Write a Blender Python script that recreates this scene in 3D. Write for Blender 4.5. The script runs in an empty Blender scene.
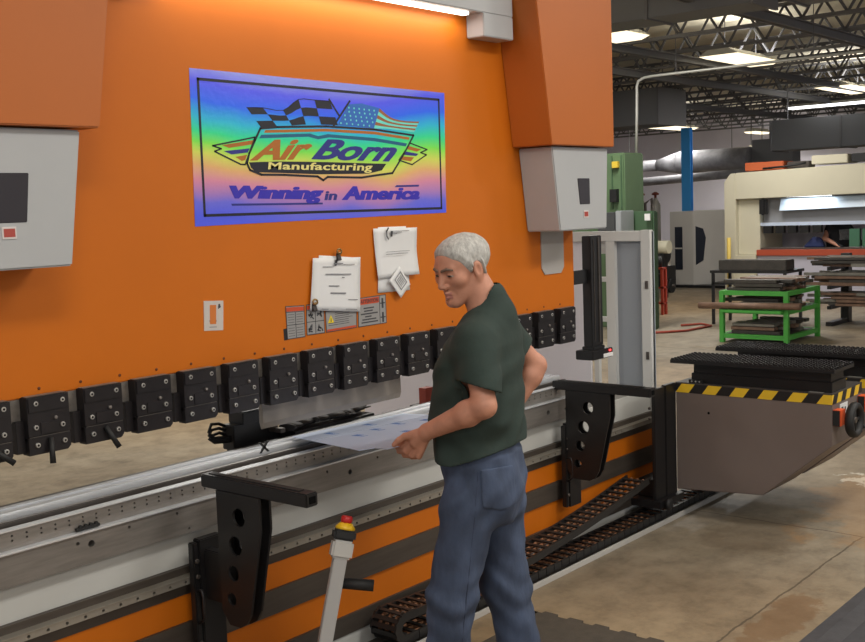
import bpy, bmesh, math, random
import numpy as np
from mathutils import Vector, Matrix
random.seed(7)
PI = math.pi
SC = bpy.context.scene
COL = SC.collection
# artwork outlines in metres on the ram face, and the hand's joints in the man's own frame
LOGO = {'edge': [(2.72, 2.519), (4.259, 2.51), (4.242, 1.93), (2.705, 1.916)], 'border': [(2.758, 2.48), (4.214, 2.475), (4.206, 1.952), (2.754, 1.957)], 'chkT': [(2.996, 2.382), (3.082, 2.385), (3.193, 2.38), (3.283, 2.429), (3.377, 2.431), (3.469, 2.431)], 'chkB': [(3.067, 2.305), (3.156, 2.31), (3.238, 2.319), (3.319, 2.326), (3.409, 2.329), (3.512, 2.329)], 'chkpole': [(3.465, 2.438), (3.525, 2.368)], 'uspole': [(3.592, 2.437), (3.482, 2.323)], 'canton': [(3.585, 2.423), (3.669, 2.431), (3.786, 2.415), (3.743, 2.322), (3.62, 2.328), (3.51, 2.329)], 'usT': [(3.786, 2.415), (3.86, 2.377), (3.95, 2.364), (4.062, 2.365)], 'usB': [(3.743, 2.322), (3.813, 2.324), (3.913, 2.32), (4.021, 2.314)], 'shield': [(3.062, 2.301), (3.156, 2.31), (3.438, 2.322), (3.747, 2.318), (4.016, 2.299), (3.941, 2.21), (3.856, 2.122), (3.756, 2.113), (3.648, 2.102), (3.434, 2.105), (3.406, 2.091), (3.374, 2.107), (3.179, 2.114), (3.054, 2.115), (2.995, 2.134), (2.982, 2.16), (2.995, 2.199), (3.029, 2.252)], 'stripe1': [(3.088, 2.296), (3.438, 2.312), (3.746, 2.309), (3.987, 2.289), (3.982, 2.277), (3.746, 2.296), (3.437, 2.3), (3.08, 2.284)], 'stripe2': [(3.065, 2.276), (3.339, 2.289), (3.387, 2.279), (3.446, 2.289), (3.745, 2.28), (3.967, 2.26), (3.957, 2.246), (3.744, 2.265), (3.455, 2.275), (3.386, 2.265), (3.329, 2.275), (3.052, 2.261)], 'black': [(2.992, 2.164), (3.147, 2.169), (3.428, 2.169), (3.816, 2.164), (3.784, 2.134), (3.692, 2.119), (3.386, 2.116), (3.143, 2.122), (3.029, 2.124), (3.001, 2.142)], 'air': [(3.003, 2.247), (3.377, 2.276), (3.313, 2.179), (2.996, 2.171)], 'born': [(3.386, 2.267), (3.922, 2.268), (3.859, 2.173), (3.338, 2.179)], 'manu': [(3.097, 2.166), (3.725, 2.166), (3.713, 2.122), (3.09, 2.127)], 'winning': [(2.882, 2.072), (3.41, 2.065), (3.397, 1.99), (2.887, 2.006)], 'inn': [(3.412, 2.044), (3.492, 2.042), (3.485, 2.004), (3.408, 2.005)], 'america': [(3.518, 2.065), (4.054, 2.055), (4.045, 1.997), (3.514, 2.003)], 'ul': [(2.89, 2.0), (3.397, 1.995), (3.397, 1.987), (2.893, 1.992)], 'ol': [(3.882, 2.066), (4.045, 2.067), (4.039, 2.058), (3.868, 2.057)], 'wl': [(2.812, 2.227), (3.03, 2.265), (2.971, 2.155), (2.948, 2.156), (2.82, 2.205), (2.853, 2.216)], 'wr': [(3.99, 2.262), (4.112, 2.234), (4.063, 2.219), (4.106, 2.209), (3.998, 2.162), (3.905, 2.182)], 'wl1': [(2.857, 2.23), (3.026, 2.254), (3.014, 2.236), (2.893, 2.22)], 'wl2': [(2.865, 2.207), (3.0, 2.22), (2.988, 2.203), (2.904, 2.194)], 'wl3': [(2.923, 2.185), (2.984, 2.194), (2.973, 2.173), (2.955, 2.169)], 'wr1': [(3.976, 2.249), (4.069, 2.234), (4.035, 2.223), (3.961, 2.234)], 'wr2': [(3.951, 2.223), (4.048, 2.213), (4.029, 2.202), (3.936, 2.207)], 'wr3': [(3.922, 2.2), (4.014, 2.196), (3.99, 2.177), (3.908, 2.185)]}
PLATE = {'plaque': [(2.725, 1.626), (2.822, 1.619), (2.813, 1.502), (2.719, 1.509)], 'w1': [(3.152, 1.565), (3.257, 1.56), (3.255, 1.427), (3.154, 1.427)], 'w2': [(3.271, 1.561), (3.373, 1.56), (3.372, 1.431), (3.267, 1.432)], 'w3': [(3.383, 1.522), (3.577, 1.524), (3.573, 1.433), (3.384, 1.431)], 'w4': [(3.591, 1.561), (3.774, 1.564), (3.774, 1.434), (3.587, 1.433)], 'wb': [(3.134, 1.472), (3.155, 1.473), (3.154, 1.424), (3.135, 1.423)], 'paper1': [(3.325, 1.759), (3.622, 1.747), (3.602, 1.503), (3.293, 1.537)], 'paper1b': [(3.357, 1.769), (3.612, 1.744), (3.584, 1.514), (3.315, 1.548)], 'paper2': [(3.716, 1.871), (4.01, 1.866), (4.003, 1.645), (3.726, 1.641)], 'paper2b': [(3.741, 1.876), (3.935, 1.874), (3.946, 1.572), (3.722, 1.576)], 'paper3': [(3.883, 1.692), (3.958, 1.6), (3.886, 1.542), (3.809, 1.628)], 'clip1': [(3.481, 1.764)], 'clip2': [(3.321, 1.556)]}
SHEET = [(3.229, 3.537, 0.985), (2.831, 2.746, 1.09), (2.885, 2.718, 1.09), (2.849, 2.626, 1.1), (3.885, 3.467, 0.985), (2.923, 2.63, 1.1)]
HAND = {'wrist': (-0.234, -0.12, 1.172), 'imcp': (-0.322, -0.035, 1.11), 'mmcp': (-0.308, -0.05, 1.091), 'rmcp': (-0.287, -0.065, 1.079), 'lmcp': (-0.266, -0.08, 1.078), 'ipip': (-0.345, 0.0, 1.098), 'mpip': (-0.337, -0.005, 1.082), 'rpip': (-0.319, -0.02, 1.07), 'lpip': (-0.292, -0.04, 1.066), 'idip': (-0.331, 0.025, 1.112), 'mdip': (-0.324, 0.025, 1.099), 'rdip': (-0.306, 0.01, 1.085), 'ldip': (-0.284, -0.01, 1.077), 'tcmc': (-0.266, -0.105, 1.163), 'tmcp': (-0.313, -0.075, 1.149), 'tip_ip': (-0.335, -0.065, 1.135), 'ttip': (-0.354, -0.055, 1.116)}

# ---------------------------------------------------------------- camera
YAW, PITCH, ROLL, FOCAL = 0.69852, 0.10083, -0.036876, 1106.96
fw = Vector((math.cos(PITCH)*math.cos(YAW), math.cos(PITCH)*math.sin(YAW), -math.sin(PITCH)))
rt = Vector((math.sin(YAW), -math.cos(YAW), 0))
up = rt.cross(fw)
rt2 = rt*math.cos(ROLL) + up*math.sin(ROLL)
up2 = -rt*math.sin(ROLL) + up*math.cos(ROLL)
cam_data = bpy.data.cameras.new('camera')
cam = bpy.data.objects.new('camera', cam_data)
COL.objects.link(cam)
cam_data.sensor_width = 36.0
cam_data.lens = FOCAL/865*36.0
cam_data.clip_end = 200
cam.matrix_world = Matrix(((rt2.x, up2.x, -fw.x, 0), (rt2.y, up2.y, -fw.y, 0), (rt2.z, up2.z, -fw.z, 1.95), (0, 0, 0, 1)))
SC.camera = cam

# ---------------------------------------------------------------- world, light, exposure
SC.view_settings.view_transform = 'Standard'
SC.view_settings.look = 'None'
SC.view_settings.gamma = 1
SC.view_settings.exposure = 0.12
SC.view_settings.use_curve_mapping = False
SC.cycles.use_denoising = True
SC.cycles.max_bounces = 6
world = bpy.data.worlds.new('hall_light')
SC.world = world
world.use_nodes = True
bg = world.node_tree.nodes['Background']
bg.inputs[0].default_value = (0.94, 0.96, 1.0, 1)
bg.inputs[1].default_value = 0.62
LAMP_W = 62          # watts of each near troffer
LAMP_COL = (1.0, 0.975, 0.93)

# ---------------------------------------------------------------- materials
def lin(c):
    return tuple(((v/255)/12.92 if v/255 <= .04045 else ((v/255+.055)/1.055)**2.4) for v in c)
MATS = {}
def mat(name, rgb, rough=.5, metal=0., var=.0, scale=8., bump=0., bscale=60., emit=None, spec=.5, stretch=(1, 1, 1)):
    if name in MATS: return MATS[name]
    m = bpy.data.materials.new(name); m.use_nodes = True
    nt = m.node_tree; b = nt.nodes['Principled BSDF']
    c = lin(rgb)
    b.inputs['Base Color'].default_value = (*c, 1)
    b.inputs['Roughness'].default_value = rough
    b.inputs['Metallic'].default_value = metal
    b.inputs['Specular IOR Level'].default_value = spec
    if var or bump:
        tc = nt.nodes.new('ShaderNodeTexCoord'); mp = nt.nodes.new('ShaderNodeMapping')
        mp.inputs['Scale'].default_value = stretch
        nt.links.new(tc.outputs['Object'], mp.inputs[0])
    if var:
        n = nt.nodes.new('ShaderNodeTexNoise'); n.inputs['Scale'].default_value = scale; n.inputs['Detail'].default_value = 5
        n.inputs['Roughness'].default_value = .65
        nt.links.new(mp.outputs[0], n.inputs['Vector'])
        r = nt.nodes.new('ShaderNodeValToRGB')
        r.color_ramp.elements[0].position = .3; r.color_ramp.elements[1].position = .72
        r.color_ramp.elements[0].color = (*[v*(1-var) for v in c], 1)
        r.color_ramp.elements[1].color = (*[min(1, v*(1+var)) for v in c], 1)
        nt.links.new(n.outputs[0], r.inputs[0]); nt.links.new(r.outputs[0], b.inputs['Base Color'])
    if bump:
        n2 = nt.nodes.new('ShaderNodeTexNoise'); n2.inputs['Scale'].default_value = bscale; n2.inputs['Detail'].default_value = 4
        nt.links.new(mp.outputs[0], n2.inputs['Vector'])
        bp = nt.nodes.new('ShaderNodeBump'); bp.inputs['Strength'].default_value = bump; bp.inputs['Distance'].default_value = .01
        nt.links.new(n2.outputs[0], bp.inputs['Height']); nt.links.new(bp.outputs[0], b.inputs['Normal'])
    if emit:
        b.inputs['Emission Color'].default_value = (*emit[0], 1); b.inputs['Emission Strength'].default_value = emit[1]
    MATS[name] = m
    return m

ORANGE = mat('orange_paint', (198, 104, 6), .55, var=.05, scale=1.2, bump=.02, bscale=220, spec=.35)
ORANGE2 = mat('orange_paint_cover', (182, 98, 30), .5, var=.04, scale=1.5)
GREY_COVER = mat('light_grey_paint', (176, 178, 180), .45, var=.03, scale=2)
WHITE_FASCIA = mat('pale_grey_paint', (190, 190, 186), .5, var=.04, scale=3)
BLACK_CLAMP = mat('black_oxide_steel', (40, 37, 39), .38, .3, var=.2, scale=14)
BLACK = mat('black_paint', (26, 25, 26), .4, var=.12, scale=9)
BLACK_MATTE = mat('black_plastic', (24, 24, 25), .62)
DARKSTEEL = mat('dark_bed_steel', (82, 74, 67), .45, .35, var=.22, scale=5, stretch=(.5, 3, 5))
STEEL = mat('ground_steel', (136, 131, 126), .4, .5, var=.22, scale=6, stretch=(.6, 4, 6))
STEEL_LT = mat('bright_die_steel', (224, 227, 232), .25, .5, var=.04, scale=10, stretch=(.4, 5, 5))
STEEL_DK = mat('dark_ground_steel', (92, 86, 82), .4, .6, var=.2, scale=6, stretch=(.5, 4, 6))
BOLT = mat('zinc_bolt', (190, 188, 184), .35, .6)
HOLE = mat('hole_black', (10, 10, 10), .9, spec=.1)
PUNCH = mat('punch_steel', (138, 130, 122), .45, .25, var=.1, scale=5)
ADAPT = mat('adapter_steel', (118, 112, 106), .5, .2, var=.3, scale=18)
SCREW = mat('screw_dark', (96, 44, 12), .5)
RUBBER = mat('black_rubber', (74, 67, 58), .85, var=.18, scale=18, bump=.12, bscale=160)
PAPER = mat('white_paper', (222, 222, 222), .75, var=.02, scale=6)
INK = mat('print_ink', (66, 66, 70), .8)
INKG = mat('print_ink_grey', (128, 128, 132), .8)

# ---------------------------------------------------------------- building helpers
INV = {}
class MB:
    """collects shapes in world metres and links them as ONE mesh object"""
    def __init__(self): self.bm = bmesh.new(); self.mi = 0
    def _tag(self, faces):
        for f in faces: f.material_index = self.mi
    def m(self, i): self.mi = i; return self
    def box(self, x0, x1, y0, y1, z0, z1, M=None):
        vs = [self.bm.verts.new((x, y, z)) for x in (x0, x1) for y in (y0, y1) for z in (z0, z1)]
        q = [(0, 1, 3, 2), (4, 6, 7, 5), (0, 4, 5, 1), (2, 3, 7, 6), (0, 2, 6, 4), (1, 5, 7, 3)]
        fs = [self.bm.faces.new([vs[i] for i in f]) for f in q]
        self._tag(fs)
        if M is not None:
            for v in vs: v.co = M @ v.co
        return self
    def hexa(self, p):   # 8 points: bottom loop 4, top loop 4
        vs = [self.bm.verts.new(a) for a in p]
        q = [(3, 2, 1, 0), (4, 5, 6, 7), (0, 1, 5, 4), (1, 2, 6, 5), (2, 3, 7, 6), (3, 0, 4, 7)]
        self._tag([self.bm.faces.new([vs[i] for i in f]) for f in q]); return self
    def rod(self, a, b, r0, r1=None, n=12, caps=True):
        a, b = Vector(a), Vector(b); r1 = r0 if r1 is None else r1
        d = (b-a).normalized(); t = Vector((0, 0, 1)) if abs(d.z) < .9 else Vector((1, 0, 0))
        u = d.cross(t).normalized(); w = d.cross(u)
        A, Bv = [], []
        for i in range(n):
            an = 2*PI*i/n; o = u*math.cos(an) + w*math.sin(an)
            A.append(self.bm.verts.new(a+o*r0)); Bv.append(self.bm.verts.new(b+o*r1))
        fs = [self.bm.faces.new((A[i], Bv[i], Bv[(i+1) % n], A[(i+1) % n])) for i in range(n)]
        for f in fs: f.smooth = True
        if caps: fs += [self.bm.faces.new(A), self.bm.faces.new(Bv[::-1])]
        self._tag(fs); return self
    def tube(self, pts, r, n=8):
        pts = [Vector(p) for p in pts]; rings = []
        u = None
        for i, p in enumerate(pts):
            d = (pts[min(i+1, len(pts)-1)] - pts[max(i-1, 0)]).normalized()
            if u is None: u = d.orthogonal().normalized()
            u = (u - d*u.dot(d)).normalized(); w = d.cross(u)
            rings.append([self.bm.verts.new(p + (u*math.cos(2*PI*k/n) + w*math.sin(2*PI*k/n))*r) for k in range(n)])
        fs = []
        for a, b in zip(rings, rings[1:]):
            for k in range(n):
                f = self.bm.faces.new((a[k], a[(k+1) % n], b[(k+1) % n], b[k])); f.smooth = True; fs.append(f)
        fs += [self.bm.faces.new(rings[0][::-1]), self.bm.faces.new(rings[-1])]
        self._tag(fs); return self
    def prism(self, pts, off):
        """polygon pts (3D, planar) extruded by vector off"""
        off = Vector(off)
        a = [self.bm.verts.new(p) for p in pts]; b = [self.bm.verts.new(Vector(p)+off) for p in pts]
        n = len(pts)
        fs = [self.bm.faces.new(a[::-1]), self.bm.faces.new(b)]
        fs += [self.bm.faces.new((a[i], a[(i+1) % n], b[(i+1) % n], b[i])) for i in range(n)]
        self._tag(fs); return self
    def plate(self, outer, holes, axis, c0, c1):
        """plate with holes: 2D loops in the plane normal to axis ('x','y','z'), from c0 to c1 along axis"""
        def P(p, c):
            return {'x': (c, p[0], p[1]), 'y': (p[0], c, p[1]), 'z': (p[0], p[1], c)}[axis]
        tmp = bmesh.new(); edges = []
        for loop in [outer]+holes:
            vs = [tmp.verts.new(P(p, c0)) for p in loop]
            edges += [tmp.edges.new((vs[i], vs[(i+1) % len(vs)])) for i in range(len(vs))]
        bmesh.ops.triangle_fill(tmp, use_beauty=True, use_dissolve=False, edges=edges)
        ex = bmesh.ops.extrude_face_region(tmp, geom=tmp.faces[:])
        d = Vector(P((0, 0), c1)) - Vector(P((0, 0), c0))
        for v in ex['geom']:
            if isinstance(v, bmesh.types.BMVert): v.co += d
        bmesh.ops.recalc_face_normals(tmp, faces=tmp.faces)
        me = bpy.data.meshes.new('t'); tmp.to_mesh(me); tmp.free()
        n0 = len(self.bm.faces); self.bm.from_mesh(me); bpy.data.meshes.remove(me)
        self.bm.faces.ensure_lookup_table(); self._tag(self.bm.faces[n0:]); return self
    def lathe(self, base, axis, prof, n=20):
        """profile [(r, h)] revolved round axis from base"""
        base = Vector(base); d = Vector(axis).normalized(); u = d.orthogonal().normalized(); w = d.cross(u); rings = []
        for r, h in prof:
            rings.append([self.bm.verts.new(base + d*h + (u*math.cos(2*PI*k/n)+w*math.sin(2*PI*k/n))*max(r, 1e-4)) for k in range(n)])
        fs = []
        for a, b in zip(rings, rings[1:]):
            for k in range(n):
                f = self.bm.faces.new((a[k], a[(k+1) % n], b[(k+1) % n], b[k])); f.smooth = True; fs.append(f)
        fs += [self.bm.faces.new(rings[0][::-1]), self.bm.faces.new(rings[-1])]
        self._tag(fs); return self
    def torus(self, c, axis, R, r, n=28, k=10, sq=1.):
        c = Vector(c); d = Vector(axis).normalized(); u = d.orthogonal().normalized(); w = d.cross(u)
        pts = []
        for i in range(n):
            an = 2*PI*i/n; o = u*math.cos(an)+w*math.sin(an)
            pts.append([self.bm.verts.new(c + o*(R+r*math.cos(2*PI*j/k)) + d*r*sq*math.sin(2*PI*j/k)) for j in range(k)])
        fs = []
        for i in range(n):
            for j in range(k):
                f = self.bm.faces.new((pts[i][j], pts[(i+1) % n][j], pts[(i+1) % n][(j+1) % k], pts[i][(j+1) % k])); f.smooth = True; fs.append(f)
        self._tag(fs); return self
    def build(self, name, mats, parent=None, bevel=0., seg=2, recalc=True):
        bm = self.bm
        if recalc: bmesh.ops.recalc_face_normals(bm, faces=bm.faces)
        if bevel:
            bm.normal_update()
            es = [e for e in bm.edges if len(e.link_faces) == 2 and e.calc_face_angle(0) > .6]
            bmesh.ops.bevel(bm, geom=es, offset=bevel, segments=seg, affect='EDGES', clamp_overlap=True)
        if parent is not None and parent in INV: bm.transform(INV[parent])
        me = bpy.data.meshes.new(name); bm.to_mesh(me); bm.free()
        if not isinstance(mats, (list, tuple)): mats = [mats]
        for mm in mats: me.materials.append(mm)
        o = bpy.data.objects.new(name, me); COL.objects.link(o)
        if parent is not None:
            o.parent = parent
            if parent in INV: INV[o] = INV[parent]
        return o

def tag(o, label=None, cat=None, group=None, kind=None):
    if label: o['label'] = label
    if cat: o['category'] = cat
    if group: o['group'] = group
    if kind: o['kind'] = kind
    return o
def thing(name, label, cat, loc=(0, 0, 0), rz=0., group=None):
    o = bpy.data.objects.new(name, None); COL.objects.link(o)
    o.empty_display_size = .1
    o.location = loc; o.rotation_euler = (0, 0, rz)
    INV[o] = (Matrix.Translation(Vector(loc)) @ Matrix.Rotation(rz, 4, 'Z')).inverted()
    return tag(o, label, cat, group)
def struct(o): o['kind'] = 'structure'; return o
def circ(cx, cy, r, n=20): return [(cx+r*math.cos(2*PI*i/n), cy+r*math.sin(2*PI*i/n)) for i in range(n)]
def copy_part(o, parent, delta):
    c = o.copy(); COL.objects.link(c); c.parent = parent
    c.location = Vector(o.location) + Vector(delta); return c
# ================================================================ the room shell
def floor_material():
    m = bpy.data.materials.new('worn_concrete'); m.use_nodes = True; nt = m.node_tree; N = nt.nodes; Lk = nt.links
    b = N['Principled BSDF']; tc = N.new('ShaderNodeTexCoord')
    def noise(sc, det=6, rough=.6, off=0):
        mp = N.new('ShaderNodeMapping'); mp.inputs['Location'].default_value = (off, off*.7, 0); Lk.new(tc.outputs['Object'], mp.inputs[0])
        n = N.new('ShaderNodeTexNoise'); n.inputs['Scale'].default_value = sc; n.inputs['Detail'].default_value = det; n.inputs['Roughness'].default_value = rough
        Lk.new(mp.outputs[0], n.inputs['Vector']); return n.outputs[0]
    def ramp(src, stops):
        r = N.new('ShaderNodeValToRGB'); e = r.color_ramp.elements
        while len(e) < len(stops): e.new(.5)
        for k, (p, c) in enumerate(stops): e[k].position = p; e[k].color = (*lin(c), 1)
        Lk.new(src, r.inputs[0]); return r.outputs[0]
    def mix(fac, a, b_, mode='MIX'):
        x = N.new('ShaderNodeMix'); x.data_type = 'RGBA'; x.blend_type = mode
        if isinstance(fac, float): x.inputs[0].default_value = fac
        else: Lk.new(fac, x.inputs[0])
        for s, v in ((6, a), (7, b_)):
            if isinstance(v, tuple): x.inputs[s].default_value = (*lin(v), 1)
            else: Lk.new(v, x.inputs[s])
        return x.outputs[2]
    def math_(op, a, b_=None, c=None):
        x = N.new('ShaderNodeMath'); x.operation = op
        for k, v in enumerate((a, b_, c)):
            if v is None: continue
            if isinstance(v, (int, float)): x.inputs[k].default_value = v
            else: Lk.new(v, x.inputs[k])
        return x.outputs[0]
    base = ramp(noise(.55, 7, .62), [(.28, (124, 113, 97)), (.5, (156, 145, 127)), (.75, (186, 176, 157))])
    fine = ramp(noise(5.5, 8, .7, 3), [(.3, (128, 120, 108)), (.52, (205, 200, 192)), (.8, (245, 243, 238))])
    c = mix(.7, base, fine, 'MULTIPLY')
    warm = ramp(noise(.16, 3, .5, 11), [(.4, (255, 255, 255)), (.62, (255, 222, 172))])
    c = mix(.6, c, warm, 'MULTIPLY')
    sep = N.new('ShaderNodeSeparateXYZ'); Lk.new(tc.outputs['Object'], sep.inputs[0]); X, Y = sep.outputs[0], sep.outputs[1]
    wob = math_('MULTIPLY', math_('SUBTRACT', noise(9, 3, .5, 5), .5), .03)
    def line(coord, at, w, other, lo, hi):
        d = math_('ABSOLUTE', math_('SUBTRACT', math_('ADD', coord, wob), at))
        a = math_('LESS_THAN', d, w)
        a = math_('MULTIPLY', a, math_('GREATER_THAN', other, lo)); return math_('MULTIPLY', a, math_('LESS_THAN', other, hi))
    j = math_('ADD', line(X, 6.26, .006, Y, -6, 3.15), line(Y, 2.115, .006, X, -4, 6.26))
    j = math_('ADD', j, line(Y, 9.6, .012, X, 6, 30)); j = math_('ADD', j, line(X, 13.2, .012, Y, -6, 20))
    j = math_('MINIMUM', j, 1.0)
    c = mix(math_('MULTIPLY', j, .75), c, (74, 62, 50))
    def spot(cx, cy, rx, ry, th=.5, sc=6, off=0):
        dx = math_('DIVIDE', math_('SUBTRACT', X, cx), rx); dy = math_('DIVIDE', math_('SUBTRACT', Y, cy), ry)
        r2 = math_('ADD', math_('MULTIPLY', dx, dx), math_('MULTIPLY', dy, dy))
        v = math_('ADD', math_('SUBTRACT', 1.0, r2), math_('MULTIPLY', math_('SUBTRACT', noise(sc, 5, .65, off), .5), 2.6))
        x = N.new('ShaderNodeMapRange'); x.clamp = True; Lk.new(v, x.inputs[0]); x.inputs[1].default_value = th; x.inputs[2].default_value = th+.25
        return x.outputs[0]
    c = mix(math_('MULTIPLY', spot(4.80, 1.99, .55, .14, .25, 7, 2), .6), c, (112, 82, 52))
    c = mix(math_('MULTIPLY', spot(7.55, 2.35, .3, .55, .62, 9, 8), .85), c, (226, 222, 208))
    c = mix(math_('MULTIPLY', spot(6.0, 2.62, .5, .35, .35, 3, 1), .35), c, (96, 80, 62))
    c = mix(math_('MULTIPLY', spot(7.2, 2.0, 1.4, .8, .2, 2, 4), .3), c, (176, 126, 62))
    Lk.new(c, b.inputs['Base Color'])
    rr = N.new('ShaderNodeMapRange'); Lk.new(noise(1.3, 5, .6, 7), rr.inputs[0]); rr.inputs[3].default_value = .42; rr.inputs[4].default_value = .72
    Lk.new(rr.outputs[0], b.inputs['Roughness'])
    bp = N.new('ShaderNodeBump'); bp.inputs['Strength'].default_value = .12; bp.inputs['Distance'].default_value = .006
    Lk.new(math_('SUBTRACT', noise(26, 6, .6), math_('MULTIPLY', j, .8)), bp.inputs['Height']); Lk.new(bp.outputs[0], b.inputs['Normal'])
    return m
struct(MB().box(-9, 42, -14, 24, -.2, 0).build('floor', floor_material()))
DECK = mat('roof_deck', (222, 214, 190), .7, var=.08, scale=1.0, stretch=(.2, 6, 1))
WALLM = mat('white_wall', (238, 235, 246), .7, var=.04, scale=.6)
struct(MB().box(-9, 42, -14, 24, 5.0, 5.1).build('ceiling', DECK))
struct(MB().box(38, 38.2, -14, 24, 0, 5.0).build('wall_back', WALLM))
struct(MB().box(-9, 42, 24, 24.2, 0, 5.0).build('wall_left', WALLM))

# ================================================================ the press brake
brake = thing('press_brake', 'large orange press brake with grey covers and a shiny rainbow banner on its ram', 'machine', (3.48, 3.5, 0))
RY = 3.45                                   # front face of the ram
o = MB().box(1.58, 5.385, RY, RY+.09, 1.362, 3.75).build('ram', ORANGE, brake, bevel=.004)
sc0 = MB().lathe((1.84, RY, 1.389), (0, -1, 0), [(.0055, -.002), (.0055, .002), (.003, .0025)], 8).build('screw', SCREW, o)
for k in range(1, 22): copy_part(sc0, o, (.1615*k, 0, 0))
MB().prism([(5.055, RY-.006, 1.86), (5.275, RY-.006, 1.86), (5.275, RY-.006, 1.60), (5.245, RY-.006, 1.566), (5.085, RY-.006, 1.566), (5.055, RY-.006, 1.60)], (0, .006, 0)).build('inspection_plate', mat('plate_grey', (168, 164, 160), .5), brake)
# side covers: tapered orange hood over a grey box, mirrored about x=3.48
def mirr(x, s): return x if s > 0 else 6.96-x
for s in (1, -1):
    def loop(z, y0, xl, xr): return [(mirr(xl, s), y0, z), (mirr(xr, s), y0, z), (mirr(xr, s), RY-.001, z), (mirr(xl, s), RY-.001, z)]
    lo_, hi_ = loop(2.256, 3.20, 4.816, 5.437), loop(3.75, 3.20, 4.59, 5.437)
    if s < 0: lo_, hi_ = lo_[::-1], hi_[::-1]
    hd = MB().hexa(lo_+hi_).build('hood', ORANGE2, brake, bevel=.004)
    if s > 0:
        MB().box(4.79, 4.80, 3.33, 3.36, 2.50, 2.512).build('slot', HOLE, hd)
    lo_, hi_ = loop(1.808, 3.235, 4.93, 5.40), loop(2.25, 3.235, 4.868, 5.425)
    if s < 0: lo_, hi_ = lo_[::-1], hi_[::-1]
    cv = MB().hexa(lo_+hi_).build('cylinder_cover', GREY_COVER, brake, bevel=.006)
    # dark window and red badge on the grey cover
    if s > 0: w = [(5.105, 2.085), (5.225, 2.085), (5.225, 1.945), (5.125, 1.945)]; bx = 5.158
    else: w = [(1.66, 2.11), (1.895, 2.11), (1.878, 1.955), (1.66, 1.955)]; bx = 1.79
    MB().prism([(a, 3.232, z) for a, z in w], (0, .006, 0)).build('window', mat('smoked_panel', (44, 38, 42), .25), cv, bevel=.002)
    bz = 1.873 if s > 0 else 1.905
    bd = MB().box(bx-.0, bx+.048, 3.2315, 3.236, bz, bz+.038).build('badge', mat('badge_white', (214, 206, 204), .5), cv)
    MB().box(bx+.005, bx+.043, 3.2305, 3.232, bz+.006, bz+.032).build('badge_mark', mat('badge_red', (170, 70, 60), .5), cv)
# lamp beam across the top
bm_ = MB().box(2.26, 4.70, 3.34, 3.449, 2.90, 3.16).build('lamp_beam', GREY_COVER, brake, bevel=.004)
for x0, x1 in ((4.452, 4.70), (2.26, 2.505)): MB().box(x0, x1, 3.34, 3.449, 2.787, 2.90).build('beam_end', GREY_COVER, brake, bevel=.004)
MB().box(2.55, 4.38, 3.375, 3.41, 2.886, 2.899).build('light_strip', mat('led', (255, 250, 235), emit=((1, .93, .8), 4.)), brake)
ld = bpy.data.lights.new('light_strip_glow', 'AREA'); ld.shape = 'RECTANGLE'; ld.size = 1.8; ld.size_y = .03; ld.energy = 3.0; ld.color = (1, .93, .84)
lo = bpy.data.objects.new('light_strip_glow', ld); COL.objects.link(lo); lo.location = (3.47-3.48, 3.39-3.5, 2.88); lo.parent = brake
# adapter strip between the clamps
MB().box(1.60, 5.36, 3.447, 3.51, 1.285, 1.362).build('clamp_rail', ADAPT, brake)
# 17 tool clamps
def build_clamp(x, root):
    w = .158
    b = MB()
    b.plate([(x, 1.236), (x+w, 1.236), (x+w, 1.368), (x, 1.368)], [], 'y', 3.40, 3.445)
    b.plate([(x, 1.172), (x+w-.012, 1.172), (x+w, 1.184), (x+w, 1.231), (x, 1.231)], [], 'y', 3.402, 3.445)
    b.box(x-.030, x+w-.02, 3.426, 3.475, 1.18, 1.290)
    b.box(x+.0, x+w, 3.41, 3.442, 1.22, 1.24)
    b.m(1).box(x+.003, x+w-.003, 3.3995, 3.402, 1.2315, 1.2352).m(0)  # paler strip painted in as the edge highlight between the two plates
    b.box(x+.004, x+w-.004, 3.396, 3.401, 1.318, 1.366)
    b.box(x+.045, x+.112, 3.397, 3.401, 1.240, 1.280)
    b.m(1).box(x+.003, x+w-.003, 3.404, 3.44, 1.368, 1.371).m(0)
    c = b.build('tool_clamp', [BLACK_CLAMP, ADAPT], root, bevel=.002)
    bolts = []
    for u, v in ((.032, 1.347), (.132, 1.347), (.028, 1.266), (.128, 1.262), (.030, 1.205), (.132, 1.205)):
        q = MB(); q.lathe((x+u, 3.40, v), (0, -1, 0), [(.0085, -.002), (.0085, .005), (.0075, .006)], 12)
        q.m(1); q.lathe((x+u, 3.3938, v), (0, -1, 0), [(.0042, -.0005), (.0042, .0006)], 6)
        bolts.append(q.build('bolt', [BOLT, HOLE], c))
    q = MB(); q.lathe((x+.102, 3.40, 1.290), (0, -1, 0), [(.006, -.002), (.006, .008), (.004, .009)], 10)
    bolts.append(q.build('stud', mat('stud_dark', (140, 134, 130), .4, .6), c))
    return c, bolts
CP = .2155
c0, b0 = build_clamp(1.923-CP, brake)
clamps = [c0]
for k in range(1, 17):
    c = copy_part(c0, brake, (CP*k, 0, 0)); clamps.append(c)
    for q in b0: copy_part(q, c, (0, 0, 0))
for k, tilt in ((0, -.85), (1, .14), (2, -.42)):
    x = 1.923-CP+CP*k+.078
    lv = MB().rod((x, 3.395, 1.224), (x-.085*math.sin(tilt), 3.372, 1.224-.085*math.cos(tilt)), .0085, .0105, 10).build('lever', BLACK_MATTE, brake)
    lv.parent = clamps[k]; lv.location = (-CP*k, 0, 0)
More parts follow.
